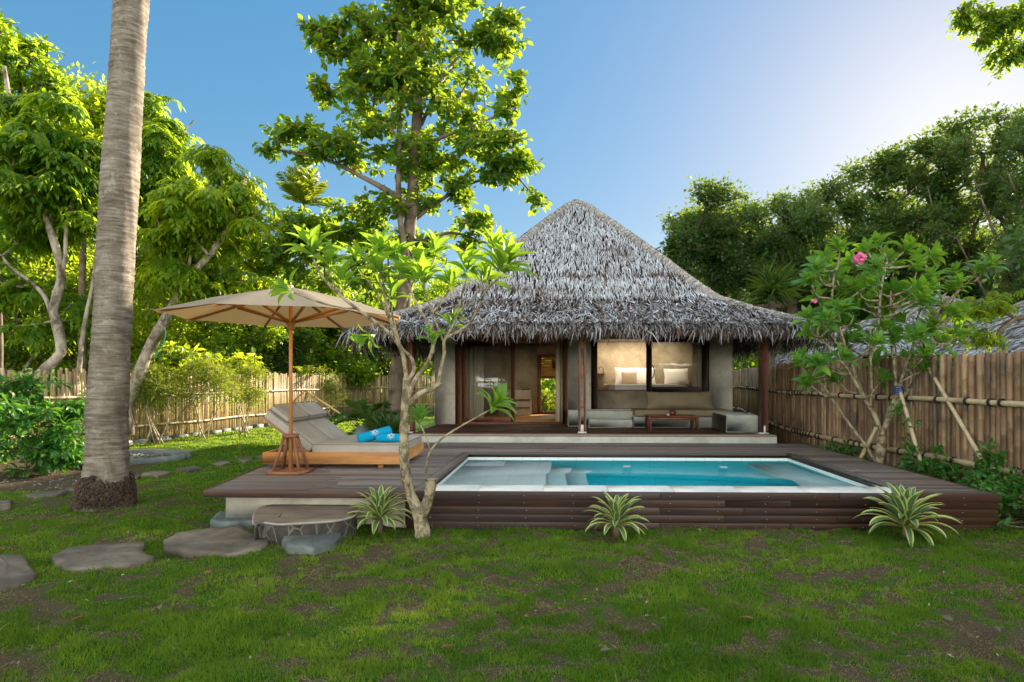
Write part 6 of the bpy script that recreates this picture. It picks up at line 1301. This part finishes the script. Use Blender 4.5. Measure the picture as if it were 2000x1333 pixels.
# neighbouring thatched roofs
def nroof(label, apx, apy, Y, half, zl, seed, mat_wall=M_conc):
    ap = atY(apx, apy, Y); t_ = thing("thatched_hut", label, "house", (ap[0], Y, 0), "neighbouring thatched huts beyond the right fence"); r = np.random.default_rng(seed); parts = []; c = [(-half, -half), (half, -half), (half, half), (-half, half)]; V = [ap + [x, y, zl-ap[2]] for x, y in c] + [ap]
    raw("roof_underlay", np.array(V) - [0, 0, .06], [(0, 1, 4), (1, 2, 4), (2, 3, 4), (3, 0, 4), (3, 2, 1, 0)], M_thatch_under, t_)
    for s in range(4):
        A, B = np.array(V[s]), np.array(V[(s+1) % 4]); n = 5200 if s in (0, 3) else 1200; tt = 1-np.sqrt(r.random(n)); u = r.random(n); P = (A + (B-A)*u[:, None])*(1-tt[:, None]) + ap*tt[:, None]; M_ = (A+B)/2; dn = norm(np.tile(M_-ap, (n, 1))); T_ = norm(np.tile(B-A, (n, 1))); Nn = np.cross(T_, -dn); Nn *= np.sign(Nn[:, 2:3]); D = norm(dn + T_*r.normal(0, .22, n)[:, None] + Nn*r.normal(.03, .06, n)[:, None])
        parts.append(strips(P+Nn*.02, D, Nn, r.uniform(.25, .5, n), r.uniform(.03, .06, n), r.normal(.02, .08, n), np.clip(r.normal(.6, .22, n), 0, 1)))
    strip_obj("roof_thatch", parts, M_thatch, t_); b = MB()
    for k in range(4): b.tube([V[k], V[4]], .09, 6)
    b.build("hip_roll", M_thatch_hip, t_, True); b = MB(); b.box(ap[0]-half*.8, ap[0]+half*.8, Y-half*.8, Y+half*.8, 0, zl+.1); b.build("wall", mat_wall, t_)
nroof("neighbouring grey thatched hut roof seen through the right frangipani", 1818, 576, 21, 4.2, 2.3, 1)
nroof("nearer thatched hut roof cut by the right edge of the view", 2120, 545, 15.5, 3.3, 2.2, 2)
tree("young_tree", "small bright green tree whose dark branch arches before the neighbour's roof", atY(2030, 760, 12.5)*[1, 1, 0], [LB(12.5, [(2030, 860), (2050, 720), (2010, 620), (1960, 640), (1935, 675)], .07, .05), LB(12.5, [(1990, 625), (1930, 600), (1890, 620)], .035, .015)],
     env_px([(1900, 600, 40, 22, 12.5, .4), (1935, 595, 30, 25, 12.5, .4), (1880, 650, 35, 25, 12.5, .4), (1850, 610, 22, 18, 12.5, .3), (1920, 655, 35, 20, 12.5, .4), (1960, 590, 20, 20, 12.5, .3)]), 120, dict(LPIN, L=.10, R=.22, leaves=4), M_leaf_bright, M_bark_brown, 34)
# rope on the leaning tree, fallen leaves
b = MB(); b.tube(smooth_path(L3([(322, 640), (324, 655), (318, 675), (308, 690), (298, 700)], 13.9), .05), .012, 5); tag(b.build("rope", M_rope, None), "frayed turquoise rope hanging on the leaning pale trunk", "rope")
spots = [(171, 1204, "red brown curled leaf on the left lawn below the wide flat stone"), (395, 1119, "brown dead leaf just below the large oval stone"), (312, 1190, "pale brown dead leaf flat in the grass below the oval stone"), (830, 1142, "small rusty leaf in the centre lawn below the frangipani trunk"), (892, 1263, "red dead leaf near the bottom centre of the lawn"), (1140, 1137, "dark dead leaf on bare turf below the middle striped plant"), (1185, 1258, "whitish curled leaf at the bottom centre right"), (1268, 1092, "brown leaf just right of the middle striped plant's foot"), (1444, 1206, "curled brown leaf halfway down the right lawn"), (1862, 1214, "pale leaf on the right lawn, left of the greenish one"), (1938, 1222, "pale greenish dead leaf near the right edge of the lawn"), (8, 1073, "dark dead leaf at the left edge above the edge stone"), (1195, 1268, "dark red leaf beside the whitish curled leaf"), (1225, 1093, "small grey leaf under the middle striped plant")]
for i, (px, py, lab) in enumerate(spots):
    c = atZ(px, py, .02); r = np.random.default_rng(200+i); a = r.uniform(0, 6.28); L = r.uniform(.07, .11)
    o = leafobj("fallen_leaf", [leafmesh(np.array([c]), np.array([[math.cos(a), math.sin(a), .15]]), np.array([[r.normal(0, .3), r.normal(0, .3), 1.]]), np.array([L]), .45, np.array([.5]), "broad")], M_deadleaf if "pale" not in lab and "whit" not in lab else M_stone, None)
    tag(o, lab, "leaf", "dead leaves lying on the lawn")
# dry crumbs and bits of straw in the turf
r = np.random.default_rng(303); n = 1500; y = r.uniform(2.9, 6.4, n); x = r.uniform(-6, 5, n); k = (fbm(x*2, y*2, 44, 3) > .45); x, y = x[k], y[k]; n = len(x); a = r.uniform(0, 6.28, n)
lt_ = leafobj("leaf_litter", [leafmesh(np.stack([x, y, gz(x, y)+.018], 1), np.stack([np.cos(a), np.sin(a), r.normal(.1, .25, n)], 1), norm(r.normal(0, .4, (n, 3)) + [0, 0, 1]), r.uniform(.012, .045, n), .35, r.random(n), "simple")], None or leafmat("litter", [(0, (.10, .05, .03)), (.5, (.24, .16, .09)), (1, (.46, .40, .30))], (.3, .2, .1), .15, .8, .2), None)
tag(lt_, "dry leaf crumbs and straw bits scattered in the front lawn", "leaf litter", kind="stuff")
# plants behind the villa seen through the rear doorway
shrub("doorway_bush", "sunlit green plants seen through the villa's rear doorway", (float(atY(1072, 700, 20.4)[0]), 20.4, 0), env_px([(1065, 785, 20, 25, 20.4, .4), (1085, 790, 20, 25, 20.6, .4), (1075, 800, 25, 15, 20.2, .4)]), 60, dict(LMID, L=.22, W=.2, n=16), M_leaf_bamboo, 90)
bpy.context.view_layer.update()
